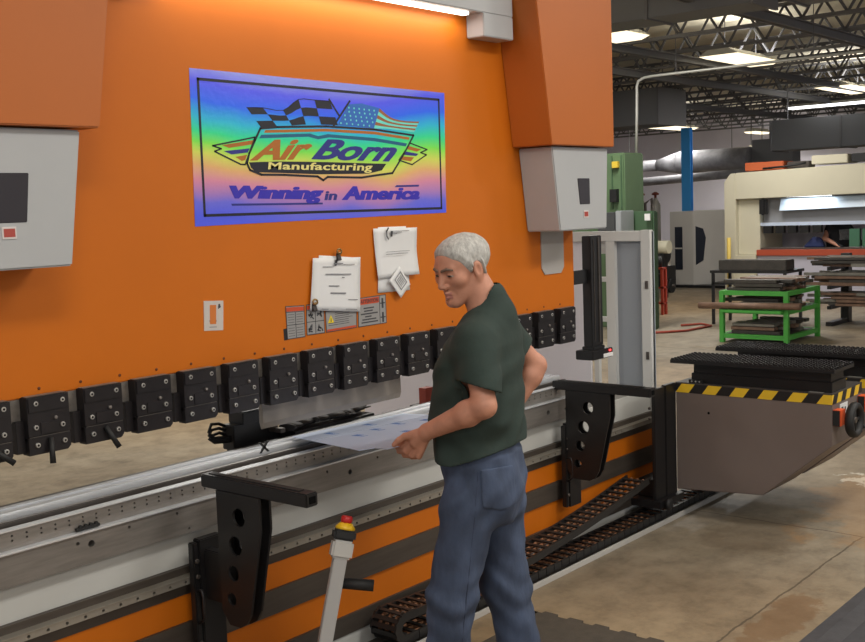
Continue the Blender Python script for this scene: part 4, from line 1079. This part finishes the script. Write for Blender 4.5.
jn = field_mesh('jeans', jeans, (-.40, -.27, .03), (.30, .30, 1.18), .0046, [DENIM], man, None, 1)
# back pockets, side seam and belt loop are pieces of the jeans
def pocket(c, tx, half_w, half_h):
    c = np.array(c); tx = np.array(tx)/np.linalg.norm(tx)
    def f(P):
        d = np.abs(jeans_raw(P)+jfold(P)-.002)-.0035
        q = P-c; u = np.abs(q@tx); v = q[:, 2]
        return np.maximum(d, np.maximum(np.maximum(u-half_w, v-half_h), np.maximum(-v-half_h-.018*(1-u/half_w), -.002-q@np.array([.55, -.83, 0]))))
    return f
field_mesh('back_pocket', pocket((.002, -.15, .978), (.86, .5, .0), .066, .066), (-.1, -.3, .84), (.22, .1, 1.06), .0036, [DENIM], jn, None, 1)
def seam_tube(name, f, off, a0, z0, a1, z1, m, r=.003):
    """march a seam down the viewer-facing side of the cloth"""
    pts = []
    for k in range(40):
        t = k/39; a = a0+(a1-a0)*t; z = z0+(z1-z0)*t
        ds = np.linspace(-.4, .1, 260); P = np.stack([np.full(260, a), ds, np.full(260, z)], 1); v = f(P)
        i = np.argmax(v < 0)
        if v[i] < 0: pts.append((a, ds[i]-off, z))
    q = MB(); q.tube(pts, r, 6); return q.build(name, m, jn)
jf = lambda P: jeans_raw(P)+jfold(P)
seam_tube('side_seam', jf, -.0012, -.060, 1.035, -.168, .14, STITCH)
BOOT = mat('boot_brown', (70, 54, 42), .6)
for a in (AN, AF):
    def boot(P, a=a): return np.maximum(smin(S_cone(P, a-np.array([0, 0, .03])-F2*.02, a+F2*.145-np.array([0, 0, .055]), .05, .043), S_cone(P, a, a-np.array([0, 0, .05]), .05, .05), .03), .002-P[:, 2])
    field_mesh('boot', boot, a-np.array([.28, .22, .11]), a+np.array([.2, .22, .09]), .007, [BOOT], man, None, 1)

# a second worker seen through the far machine
w2 = thing('person', 'worker in a black printed t-shirt bending behind the far cream press brake', 'person', (20.75, 7.46, 0), -(PI/2-YAW)+PI*.12)
def body2(P):
    d = S_ell(P, (0, 0, 1.17), (.26, .17, .30)); d = smin(d, S_cone(P, (0, .05, .95), (0, .1, .5), .16, .12), .08)
    d = smin(d, S_cone(P, (-.02, -.08, 1.42), (-.05, -.16, 1.56), .07, .06), .04); d = smin(d, S_ell(P, (-.06, -.2, 1.66), (.08, .10, .115)), .02)
    for s in (-1, 1):
        d = smin(d, smin(S_cone(P, (s*.2, 0, 1.36), (s*.36, -.05, 1.14), .06, .05), S_cone(P, (s*.36, -.05, 1.14), (s*.30, -.3, 1.02), .048, .03), .02), .03)
        for k in range(4): d = smin(d, S_cone(P, (s*.30+.018*(k-1.5), -.30, 1.02), (s*.29+.024*(k-1.5), -.39, .985), .013, .009), .008)
        d = smin(d, S_cone(P, (s*.27, -.30, 1.02), (s*.25, -.35, 1.0), .013, .01), .008)
        d = smin(d, S_cone(P, (s*.1, .08, .8), (s*.11, .1, .06), .10, .06), .05); d = smin(d, S_cone(P, (s*.11, .1, .05), (s*.11, -.08, .04), .05, .04), .02)
    return d
field_mesh('body', body2, (-.55, -.5, 0), (.55, .4, 1.85), .014, [SKIN], w2, None, 1)
def top2(P):
    d = np.maximum(body2(P)-.015, .92-P[:, 2]); d = np.maximum(d, P[:, 2]-1.46)
    return np.maximum(d, np.abs(P[:, 0])-.315)
tp2 = field_mesh('tshirt', top2, (-.55, -.5, .85), (.55, .4, 1.6), .014, [mat('black_tshirt', (34, 34, 38), .9)], w2, None, 1)
def print2(P): return np.maximum(np.maximum(np.abs(body2(P)-.018)-.006, np.abs(P[:, 0]-.0)-.13), np.maximum(np.abs(P[:, 2]-1.2)-.10, P[:, 1]))
field_mesh('shirt_print', print2, (-.2, -.3, 1.0), (.2, .1, 1.4), .012, [mat('grey_print', (128, 128, 130), .9, var=.4, scale=18)], tp2, None, 0)
def pants2(P): return np.maximum(body2(P)-.012, np.maximum(P[:, 2]-.95, .1-P[:, 2]))
field_mesh('trousers', pants2, (-.4, -.3, .05), (.4, .4, 1.05), .016, [mat('dark_trousers', (40, 42, 50), .9)], w2, None, 1)
# ================================================================ far hall: roof steel, lamps, ducts
JOIST = mat('joist_haze_grey', (112, 112, 116), .75); GIRD = mat('girder_haze_grey', (118, 118, 122), .75); DUCTG = mat('duct_haze_grey', (116, 118, 122), .7)  # steel greys lightened to carry the haze under the roof
HANG = lambda pts, par: [MB().rod(p, (p[0], p[1], 5.0), .012, n=6).build('hanger', JOIST, par) for p in pts]
def joist(x, y0, y1, zb, zt):
    t = thing('roof_joist', 'open web steel joist under the roof deck', 'joist', (x, (y0+y1)/2, zb), group='steel roof joists')
    MB().box(x-.035, x+.035, y0, y1, zt-.05, zt).build('top_chord', JOIST, t)
    MB().box(x-.035, x+.035, y0, y1, zb, zb+.05).build('bottom_chord', JOIST, t)
    q = MB(); st = .62; y = y0; k = 0
    while y < y1-.1:
        q.rod((x, y, zb+.03), (x, y+st/2, zt-.03), .022, n=5); q.rod((x, y+st/2, zt-.03), (x, min(y+st, y1), zb+.03), .022, n=5); y += st
    q.build('web', JOIST, t)
for k in range(15): joist(13.6+1.65*k, 3.5, 22, 4.34, 4.90)
def girder(y, z0, z1, lab):
    t = thing('roof_girder', lab, 'girder', (24, y, z0), group=None)
    q = MB(); q.box(10, 37.9, y-.015, y+.015, z0, z1); q.box(10, 37.9, y-.06, y+.06, z0, z0+.015); q.box(10, 37.9, y-.06, y+.06, z1-.015, z1); q.build('beam', GIRD, t)
girder(6.0, 4.20, 4.335, 'dark steel girder nearest the right edge under the joists')
girder(8.75, 4.22, 4.335, 'dark steel girder second from the right under the joists')
girder(10.25, 4.20, 4.335, 'dark steel girder running above the nearest row of hall lamps toward the blue column')
girder(13.0, 4.20, 4.335, 'farthest dark steel girder near the back ducts')
LAMPM = mat('lamp_lens', (255, 244, 220), .4, emit=((1.0, .86, .60), 1.5)); LAMPB = mat('lamp_body', (200, 198, 190), .5)
def troffer(x, y, z, lx, ly, lab, watts, group=None):
    t = thing('ceiling_lamp', lab, 'lamp', (x, y, z), group=group)
    q = MB(); q.hexa([(x-lx/2, y-ly/2, z), (x+lx/2, y-ly/2, z), (x+lx/2, y+ly/2, z), (x-lx/2, y+ly/2, z), (x-lx/2, y-ly*.22, z+.11), (x+lx/2, y-ly*.22, z+.11), (x+lx/2, y+ly*.22, z+.11), (x-lx/2, y+ly*.22, z+.11)]); q.build('housing', LAMPB, t)
    q = MB(); q.hexa([(x-lx/2+.02, y-ly*.3, z-.05), (x+lx/2-.02, y-ly*.3, z-.05), (x+lx/2-.02, y+ly*.3, z-.05), (x-lx/2+.02, y+ly*.3, z-.05), (x-lx/2+.01, y-ly/2+.01, z-.001), (x+lx/2-.01, y-ly/2+.01, z-.001), (x+lx/2-.01, y+ly/2-.01, z-.001), (x-lx/2+.01, y+ly/2-.01, z-.001)]); q.build('lens', LAMPM, t)
    for sx in (-1, 1): MB().rod((x+sx*lx*.35, y, z+.11), (x+sx*lx*.35, y, 5.0), .008, n=6).build('hanger', JOIST, t)
    if watts:
        ld = bpy.data.lights.new('lamp_light', 'AREA'); ld.shape = 'RECTANGLE'; ld.size = lx; ld.size_y = ly; ld.energy = watts; ld.color = LAMP_COL
        lo = bpy.data.objects.new('lamp_light', ld); COL.objects.link(lo); lo.parent = t; lo.location = (0, 0, -.06)
        ud = bpy.data.lights.new('deck_fill_light', 'AREA'); ud.shape = 'RECTANGLE'; ud.size = lx; ud.size_y = ly*1.2; ud.energy = watts*.2; ud.color = LAMP_COL  # added fill aimed up to brighten the roof deck like bounced light
        uo = bpy.data.objects.new('deck_fill_light', ud); COL.objects.link(uo); uo.parent = t; uo.location = (0, 0, .12); uo.rotation_euler = (PI, 0, 0)
troffer(13.55, 8.13, 4.28, 1.5, .68, 'glowing hall lamp just right of the orange cover at the picture top', LAMP_W*1.8)
troffer(18.05, 8.14, 4.28, 1.75, .7, 'glowing hall lamp hanging in the middle of the roof view', LAMP_W*1.9)
troffer(25.3, 8.9, 4.28, 1.9, .8, 'glowing hall lamp cut by the right edge of the picture', LAMP_W*2.8)
troffer(32.6, 17.15, 4.28, 2.6, .8, 'glowing hall lamp above the blue column', LAMP_W*1.5)
troffer(36.0, 15.25, 3.65, 1.3, .9, 'small distant glowing lamp above the orange box', LAMP_W)
troffer(34.0, 14.8, 4.0, 1.2, .4, 'tiny distant lamp strip left of the far box duct', 0)
# the near rows of the same lamps, over the aisle and the machine
NEAR = 'hall lamps over the aisle in front of the brake'
for x, y, wt in ((.6, .6, 1.), (4.6, .6, 1.15), (8.6, .6, 1.3), (.6, -3.4, 1.2), (4.6, -3.4, 1.2), (9.0, -3.4, 1.4)):
    troffer(x, y, 4.3, 1.5, .7, 'glowing hall lamp in the rows over the aisle', LAMP_W*wt, NEAR)
for x, y in ((2.0, 7.85), (6.5, 7.85), (9.6, 7.85)):
    troffer(x, y, 4.18, 1.5, .7, 'glowing hall lamp in the row behind the brake', LAMP_W*1.5, 'hall lamps behind the brake')
t = thing('strip_light', 'long thin white strip light at the right edge below the joists', 'lamp', (28, 10.2, 4.18))
MB().box(27.95, 28.25, 8.2, 11.4, 4.2, 4.26).build('housing', LAMPB, t); MB().box(28.0, 28.2, 8.25, 11.35, 4.15, 4.2).build('tube', mat('tube_white', (255, 255, 255), emit=((.95, .98, 1), 3.5)), t)
q = MB(); q.rod((28.1, 9, 4.26), (28.1, 9, 5.0), .01, n=6); q.rod((28.1, 10.8, 4.26), (28.1, 10.8, 5.0), .01, n=6); q.build('hanger', JOIST, t)
def boxduct(x0, x1, y0, y1, z0, z1, lab):
    t = thing('box_duct', lab, 'duct', ((x0+x1)/2, (y0+y1)/2, z0))
    MB().box(x0, x1, y0, y1, z0, z1).build('shell', DUCTG, t, bevel=.01)
    n = max(1, int((y1-y0)/1.3))
    for k in range(n+1):
        y = y0+(y1-y0)*k/n; MB().box(x0-.02, x1+.02, y-.02, y+.02, z0-.02, z1).build('flange', JOIST, t)
    if z1 < 4.9: HANG([((x0+x1)/2, y0+.2, z1), ((x0+x1)/2, y1-.2, z1)], t)
boxduct(11.95, 12.6, 5.25, 10.5, 4.10, 4.95, 'big dark box duct along the top of the roof view')
boxduct(12.6, 13.4, 4.55, 5.2, 4.22, 4.95, 'square dark duct end at the top right corner')
boxduct(21.0, 22.2, 11.3, 14.5, 3.55, 4.3, 'dark box duct with a flanged end left above the blue column')
boxduct(24.5, 25.5, 5.6, 10.35, 2.98, 3.66, 'long grey box duct above the far cream press brake')
SILV = mat('foil_insulation', (150, 150, 156), .55, .15, var=.3, scale=3, bump=.5, bscale=5)
t = thing('foil_duct', 'silver foil wrapped round duct high on the far wall', 'duct', (33, 16, 3.1))
q = MB(); q.tube([(33, y, 3.15) for y in (14.6, 15.5, 16.3, 17.0)], .36, 16); q.build('wide_section', SILV, t)
q = MB(); q.rod((33, 17.0, 3.15), (33, 17.8, 3.1), .36, .18, 16); q.rod((33, 17.8, 3.1), (33, 21.5, 3.1), .18, .18, 16); q.build('narrow_section', SILV, t)
HANG([(33, 15.2, 3.5), (33, 16.6, 3.5), (33, 20, 3.27)], t)
q = MB(); q.tube([(32.4, 14.0, 2.72), (32.4, 17.8, 2.58), (32.4, 21.5, 2.5)], .14, 10); t = thing('foil_pipe', 'long silver pipe below the foil wrapped duct', 'pipe', (32.4, 17.8, 2.5)); q.build('run', SILV, t); HANG([(32.4, 14.3, 2.80), (32.4, 18.5, 2.68)], t)
t = thing('air_handler', 'dark grey air handler box right of the foil wrapped duct', 'air handler', (33.2, 13.85, 2.6)); MB().box(32.9, 33.5, 13.2, 14.5, 2.6, 3.7).build('casing', DUCTG, t, bevel=.01); HANG([(33.2, 13.4, 3.7), (33.2, 14.3, 3.7)], t)
t = thing('steel_column', 'bright blue steel column rising behind the grey enclosure', 'column', (24, 12.18, 0))
BLUE = mat('column_blue', (66, 164, 240), .5)
q = MB(); q.box(23.95, 23.97, 12.07, 12.30, 0, 3.62); q.box(24.06, 24.08, 12.07, 12.30, 0, 3.62); q.box(23.97, 24.06, 12.175, 12.195, 0, 3.62); q.build('shaft', BLUE, t)
MB().box(23.85, 24.35, 11.98, 12.39, 0, .03).build('base_plate', BLUE, t)
t = thing('conduit', 'thin pale conduit rising from the green machine and bending along the roof', 'conduit', (15.2, 8.4, 2.7))
q = MB(); q.tube([(15.45, 8.70, 2.70), (15.45, 8.68, 3.3), (15.45, 8.67, 3.72), (15.45, 8.64, 3.80), (15.45, 8.54, 3.84), (15.45, 8.4, 3.85), (15.45, 5.0, 3.85), (15.45, 2.0, 3.85)], .022, 8); q.build('pipe', mat('conduit_pale', (176, 176, 170), .4, .3), t)
q = MB()
for y in (8.0, 5.9): q.rod((15.45, y, 3.85), (15.45, y, 5.0), .006, n=5)
q.build('hanger', JOIST, t)
t = thing('dome_camera', 'small pale dome hanging at the top beside the orange cover', 'camera', (11.5, 6.99, 4.09))
q = MB(); q.lathe((11.5, 6.99, 4.09), (0, 0, 1), [(.02, -.02), (.07, .0), (.085, .05), (.085, .1)], 16); q.rod((11.5, 6.99, 4.17), (11.5, 6.99, 5.0), .012, n=6); q.build('dome', LAMPB, t)

# ================================================================ green machine
GREEN = mat('machine_green', (88, 112, 80), .5, var=.08, scale=2); GREEN_D = mat('machine_green_dark', (66, 92, 66), .5, var=.08, scale=2)
t = thing('green_machine', 'tall green machine behind the grey side guard', 'machine', (15.7, 8.8, 0))
MB().box(15.0, 15.6, 8.66, 9.9, 0, 2.70).build('body', GREEN, t, bevel=.02)
MB().box(14.95, 15.1, 8.15, 8.655, .0, 1.80).build('column', GREEN_D, t, bevel=.02)
q = MB(); q.box(14.985, 15.0, 8.70, 8.72, 1.85, 2.66); q.box(14.985, 15.0, 8.86, 8.88, 1.85, 2.66); q.build('panel_seam', GREEN_D, t)
MB().box(14.93, 15.0, 8.74, 8.84, 2.47, 2.57).build('yellow_box', mat('signal_yellow', (206, 178, 60), .5), t, bevel=.005)
MB().box(14.92, 15.0, 8.76, 8.88, 1.95, 2.15).build('gauge_panel', BLACK_MATTE, t)
MB().box(14.88, 14.905, 8.17, 8.26, 1.66, 1.76).build('switch_plate', PAPER, t)
q = MB(); q.box(14.5, 14.9, 8.55, 8.85, 1.5, 1.80); q.build('control_box', mat('control_dark', (70, 72, 74), .5), t, bevel=.01)
q = MB(); q.box(14.5, 14.9, 8.45, 8.54, 1.5, 1.82); q.build('control_side', mat('control_pale', (176, 180, 184), .4, .3), t, bevel=.01)
# ================================================================ red stand, pipes, tank
RED = mat('stand_red', (176, 62, 44), .5)
t = thing('red_stand', 'small red steel stand right of the green machine', 'stand', (17, 9.15, 0))
for yy in (9.12, 9.34):
    for xx in (17.0, 17.12): MB().box(xx-.02, xx+.02, yy-.02, yy+.02, 0, .80).build('leg', RED, t)
for z in (.18, .45, .78): MB().box(16.98, 17.14, 9.10, 9.36, z, z+.03).build('shelf', RED, t)
MB().rod((17.06, 9.23, .811), (17.06, 9.23, 1.0), .075, n=14).build('tank_pot', BLACK_MATTE); tag(bpy.data.objects['tank_pot'], 'dark round pot standing on the red stand', 'pot')
MB().box(17.0, 17.12, 9.15, 9.31, .481, .70).build('parts_box', BLACK_MATTE); tag(bpy.data.objects['parts_box'], 'dark box on the middle shelf of the red stand', 'box')
t = thing('pump_unit', 'dark pump unit with wheels left of the grey enclosure', 'pump', (21.3, 11.4, 0))
q = MB(); q.box(21.1, 21.7, 11.3, 12.1, .15, .55); q.rod((21.4, 11.35, .8), (21.4, 12.1, .8), .2, n=16); q.box(21.2, 21.6, 11.75, 12.05, .55, 1.5); q.build('motor', BLACK, t, bevel=.02)
for yy in (11.1, 11.22): MB().lathe((21.15, yy, .15), (0, 1, 0), [(.15, 0), (.15, .06), (.06, .062)], 18).build('wheel', BLACK_MATTE, t)
q = MB(); q.rod((21.15, 11.05, .15), (21.15, 11.9, .15), .03); q.tube([(21.3, 11.8, 1.5), (21.3, 11.8, 1.9), (21.3, 11.65, 2.0), (21.3, 11.6, 1.6), (21.3, 11.7, .9)], .03); q.build('pipework', STEEL_DK, t)
MB().rod((20.0, 10.56, 1.02), (20.0, 11.1, 1.02), .13, n=18).build('cream_tank', mat('tank_cream', (206, 200, 176), .5)); tag(bpy.data.objects['cream_tank'], 'cream horizontal tank between green machine and grey enclosure', 'tank')
q = MB(); q.box(19.92, 20.08, 10.64, 10.72, 0, .895); q.box(19.92, 20.08, 10.94, 11.02, 0, .895); tag(q.build('tank_cradle', BLACK), 'black cradle under the cream tank', 'stand')
for k, lab in ((0, 'slim grey gas cylinder with a red valve wheel, left one of the pair'), (1, 'slim grey gas cylinder with a red valve wheel, right one of the pair')):
    y = 13.4-.38*k
    t = thing('gas_cylinder', lab, 'gas cylinder', (24, y, 0)); MB().lathe((24, y, 0), (0, 0, 1), [(.12, 0), (.12, 1.85), (.05, 1.98), (.04, 2.02)], 16).build('bottle', mat('cylinder_pale', (172, 168, 160), .4, .2), t)
    MB().lathe((24, y, 2.02), (0, 0, 1), [(.03, 0), (.03, .06), (.09, .07), (.09, .10), (.03, .14)], 12).build('valve', mat('valve_red', (120, 52, 40), .5), t)
q = MB(); q.tube([(15.5, 8.0, .02), (15.8, 7.8, .02), (15.6, 7.55, .02), (14.9, 7.6, .02), (14.5, 7.9, .02)], .018, 6); tag(q.build('air_hose', mat('hose_red', (150, 60, 44), .6)), 'thin red hose lying on the floor beyond the side guard', 'hose')
# ================================================================ grey enclosure
ENC = mat('enclosure_grey', (200, 196, 190), .5, var=.04, scale=1); ENC2 = mat('enclosure_dark', (104, 104, 106), .5, var=.04, scale=1)
t = thing('grey_enclosure', 'grey machine enclosure with tall dark windows before the blue column', 'machine', (23, 11.3, 0))
q = MB(); q.prism([(22.5, 11.86, .06), (22.5, 11.29, .06), (23.0, 10.75, .06), (23.0, 10.2, .06), (24.0, 10.2, .06), (24.0, 11.86, .06)], (0, 0, 1.63)); q.build('cabinet', ENC, t, bevel=.01)
q = MB(); q.box(22.485, 22.5, 11.55, 11.73, .40, 1.35); q.build('window', mat('window_dark', (42, 46, 56), .2), t)
q = MB(); q.box(22.482, 22.486, 11.55, 11.73, .86, .89); q.build('window_bar', ENC, t)
dv = Vector((.5, -.54, 0)).normalized(); nv = Vector((-dv.y, dv.x, 0)); nv = nv if nv.x < 0 else -nv
b0_ = Vector((22.5, 11.29, 0))
q = MB(); q.prism([b0_+dv*s+nv*.012+Vector((0, 0, z)) for s, z in ((.05, 1.36), (.22, 1.30), (.28, 1.1), (.22, .6), (.05, .5))], -nv*.01); q.build('side_window', mat('window_dark', (42, 46, 56), .2), t)
q = MB(); q.box(22.45, 24.0, 10.3, 11.8, 0, .06); q.build('plinth', BLACK, t)
# ================================================================ far cream press brake
CREAM = mat('machine_cream', (200, 194, 172), .5, var=.04, scale=1); CREAM_D = mat('ram_grey', (140, 140, 142), .45); BRED = mat('bed_red', (172, 74, 48), .5)
t = thing('far_press_brake', 'cream press brake with a red bed across the aisle on the right', 'machine', (20.5, 7, 0))
BY0 = 2.6
q = MB(); q.prism([(20.0, 9.15, 0), (20.0, 9.15, 2.41), (20.0, 9.25, 2.41), (20.0, 9.38, 2.25), (20.0, 9.38, 0)], (1.2, 0, 0)); q.box(20.0, 21.2, 8.75, 9.15, 0, .86); q.box(20.12, 21.2, 8.72, 9.15, .86, 1.92); q.build('side_frame', CREAM, t, bevel=.01)
q = MB(); q.prism([(20.0, 9.15, 1.915), (20.0, BY0, 1.99), (20.0, BY0, 2.58), (20.0, 9.15, 2.415)], (.7, 0, 0)); q.build('top_beam', CREAM, t, bevel=.01)
MB().box(20.25, 20.45, BY0, 8.7, 1.46, 2.0).build('ram', CREAM_D, t)
q = MB(); q.prism([(20.10, 8.33, 1.68), (20.10, BY0, 1.80), (20.18, BY0, 1.96), (20.18, 8.33, 1.90)], (.05, 0, 0)); q.build('light_sheet', mat('pale_blue_sheet', (190, 206, 222), .4), t)
MB().box(20.05, 20.1, 7.35, 8.18, 1.925, 1.945).build('light_tube', mat('tube_white', (255, 255, 255)), t)
ld = bpy.data.lights.new('tube_glow', 'AREA'); ld.shape = 'RECTANGLE'; ld.size = .04; ld.size_y = .9; ld.energy = 4; ld.color = (.85, .93, 1)
lo = bpy.data.objects.new('tube_glow', ld); COL.objects.link(lo); lo.parent = t; lo.location = (20.07-20.5, 7.76-7, 1.915)
MB().box(20.15, 20.3, BY0, 8.72, 1.40, 1.46).build('ram_lip', mat('pale_blue_strip', (196, 208, 228), .4), t)
cl = MB().box(20.14, 20.24, 8.50, 8.66, 1.26, 1.40).build('tool_clamp', BLACK, t)
for k in range(1, 5): copy_part(cl, t, (0, -.235*k, 0))
MB().box(20.0, 20.5, BY0, 8.74, .845, .955).build('bed', BRED, t, bevel=.005)
MB().box(20.1, 20.4, BY0, 8.7, .955, .985).build('die_rail', STEEL_DK, t)
MB().box(20.05, 20.5, BY0, 8.74, 0, .845).build('apron', mat('apron_lavender', (186, 184, 198), .5), t)
MB().box(21.3, 21.35, 6.9, 9.3, .2, 1.46).build('rear_cover', mat('apron_lavender', (186, 184, 198), .5), t)
for yy in (6.95, 6.72): MB().box(20.12, 20.2, yy-.09, yy+.09, 1.0, 1.32).build('green_post', mat('post_green', (62, 108, 84), .5), t)
q = MB(); q.box(20.05, 20.12, 8.56, 8.70, 1.62, 1.9); q.box(20.02, 20.05, 8.60, 8.64, 1.60, 1.92); q.build('sensor_bracket', BLACK, t)
# gear on top of the far brake
for nm, mm, dims, lab, cat in (('orange_box', mat('box_orange', (184, 92, 52), .5), (20.1, 20.6, 8.25, 9.0, 2.442, 2.60), 'orange box on top of the far cream brake', 'box'),
    ('cream_box', CREAM, (20.05, 20.6, 7.05, 7.70, 2.50, 2.66), 'cream box on top of the far cream brake', 'box'),
    ('valve_block', STEEL_DK, (20.2, 20.5, 7.8, 8.22, 2.46, 2.58), 'dark valve block between the orange and cream boxes', 'valve block'),
    ('motor_block', BLACK, (20.1, 20.5, 6.6, 7.0, 2.51, 2.66), 'black motor right of the cream box on the far brake', 'motor')):
    o = MB().box(*dims).build(nm, mm, None, bevel=.01); tag(o, lab, cat)
q = MB(); q.tube([(20.0, 8.6, 2.47), (20.0, 8.2, 2.49), (20.0, 7.9, 2.52), (20.05, 7.8, 2.54)], .02, 6); tag(q.build('hydraulic_hose', BLACK_MATTE), 'black hose over the top of the far cream brake', 'hose')
q = MB(); q.hexa([(20.25, 7.55, .985), (20.4, 7.55, .985), (20.4, 7.95, .985), (20.25, 7.95, .985), (20.27, 7.62, 1.18), (20.36, 7.62, 1.14), (20.36, 7.78, 1.20), (20.27, 7.78, 1.16)]); tag(q.build('blue_cloth', mat('cloth_navy', (40, 50, 92), .9), None, bevel=.02), 'crumpled navy cloth on the far red bed', 'cloth')
t = thing('yellow_post', 'thin yellow guard post in front of the far cream brake', 'post', (19.9, 9.15, 0)); MB().rod((19.8, 9.2, 0), (19.8, 9.2, 1.20), .035, n=12).build('tube', mat('post_yellow', (206, 176, 80), .5), t); MB().lathe((19.8, 9.2, 0), (0, 0, 1), [(.1, 0), (.1, .015)], 12).build('base_plate', BLACK, t)

# ================================================================ green rack with metal stock
RG = mat('rack_green', (70, 158, 62), .5, var=.05, scale=6)
t = thing('green_rack', 'green steel rack table loaded with metal offcuts', 'rack', (14.5, 6.1, 0))
for x in (14.02, 15.1):
    for y in (5.72, 6.62): MB().box(x-.03, x+.03, y-.03, y+.03, 0, .70).build('leg', RG, t)
for z in (.06, .40, .645):
    q = MB()
    for x in (14.02, 15.1): q.box(x-.025, x+.025, 5.72, 6.62, z, z+.06)
    for y in (5.72, 6.62): q.box(14.02, 15.1, y-.025, y+.025, z, z+.06)
    q.build('frame', RG, t)
    MB().box(14.03, 15.09, 5.73, 6.61, z+.045, z+.056).build('shelf', mat('shelf_dark', (62, 60, 56), .6), t)
STK = [mat('stock_grey', (128, 124, 116), .45, .5, var=.2, scale=8), mat('stock_rust', (122, 96, 80), .55, .3, var=.3, scale=8), mat('stock_dark', (70, 66, 62), .5, .4, var=.2, scale=8), mat('stock_bright', (176, 176, 174), .35, .6)]
def stock_pile(x0, x1, y0, y1, z, n, seed, group, place, axis='y', over=.1, layers=2):
    rr = random.Random(seed); lab_i = 0
    for Lr in range(layers):
        for k in range(n):
            w = (x1-x0)/n if axis == 'y' else (y1-y0)/n
            hgt = rr.uniform(.035, .05)
            if axis == 'y':
                a = x0+w*(k+.08); b = x0+w*(k+.92); s = y0+rr.uniform(-over, .25*(y1-y0)); e = y1-rr.uniform(-over, .25*(y1-y0)); dims = (a, b, s, e)
            else:
                a = y0+w*(k+.08); b = y0+w*(k+.92); s = x0+rr.uniform(-over, .2*(x1-x0)); e = x1-rr.uniform(-over, .2*(x1-x0)); dims = (s, e, a, b)
            zz = z+.0505*Lr
            o = MB().box(*dims, zz, zz+hgt).build('metal_bar', STK[rr.randrange(3)], None, bevel=.004)
            tag(o, 'metal bar stock lying '+place, 'metal bar', group)
stock_pile(14.04, 15.08, 5.72, 6.62, .7065, 8, 3, 'bars on the top of the green rack', 'on the top of the green rack', 'y', .05, 3)
stock_pile(14.1, 15.0, 5.75, 6.60, .457, 6, 5, 'bars on the middle shelf of the green rack', 'on the middle shelf of the green rack', 'y', .02, 3)
stock_pile(14.1, 15.0, 5.78, 6.56, .117, 6, 9, 'bars on the lowest shelf of the green rack', 'on the lowest shelf of the green rack', 'y', .0, 3)
tag(MB().rod((13.94, 6.92, .50), (13.94, 5.5, .52), .045, n=12).build('round_bar', STK[1]), 'long brown bar leaning across the front of the green rack', 'metal bar')
tag(MB().box(13.9, 13.98, 5.75, 6.6, .42, .455).build('bar_rest', RG), 'narrow green ledge carrying the long brown bar', 'ledge')
# dark bench behind it
t = thing('dark_bench', 'dark steel bench behind the green rack', 'bench', (16.3, 7.1, 0))
for x in (16.0, 16.6):
    for y in (6.55, 7.70): MB().box(x-.02, x+.02, y-.02, y+.02, 0, .80).build('leg', BLACK, t)
MB().box(15.97, 16.63, 6.5, 7.74, .80, .84).build('top', BLACK, t); MB().box(15.98, 16.62, 6.53, 7.72, .62, .65).build('shelf', BLACK, t)
tag(MB().box(15.98, 16.3, 6.52, 7.6, .841, 1.0)  .build('shiny_beam', STK[2], None, bevel=.01), 'shiny dark steel beam on the bench behind the green rack', 'beam')
stock_pile(16.35, 16.6, 6.55, 7.6, .841, 2, 12, 'bars on the dark bench', 'on the dark bench behind the green rack', 'y', 0, 2)
# long black cantilever rack
t = thing('cantilever_rack', 'long black rack full of dark bars at the right edge', 'rack', (17, 5, 0))
for y in (6.0, 4.9, 3.6): MB().box(16.95, 17.1, y-.06, y+.06, 0, 1.05).build('upright', BLACK, t)
for y in (6.0, 4.9, 3.6):
    for z in (.30, .60, .88): MB().box(16.3, 17.1, y-.03, y+.03, z-.05, z).build('arm', BLACK, t)
for y in (6.0, 4.9, 3.6): MB().box(16.3, 17.1, y-.05, y+.05, 0, .06).build('foot', BLACK, t)
for z, sd in ((.30, 21), (.60, 22), (.88, 23)):
    stock_pile(16.32, 16.92, 3.3, 6.36, z+.001, 6, sd, 'bars on the long black rack', 'on the long black rack at the right edge', 'y', .12, 4 if z < .8 else 3)
tag(MB().box(16.34, 16.7, 4.6, 5.25, 1.037, 1.09).build('red_tray', mat('tray_red', (196, 84, 54), .5)), 'red tray lying on the bars of the long black rack', 'tray')
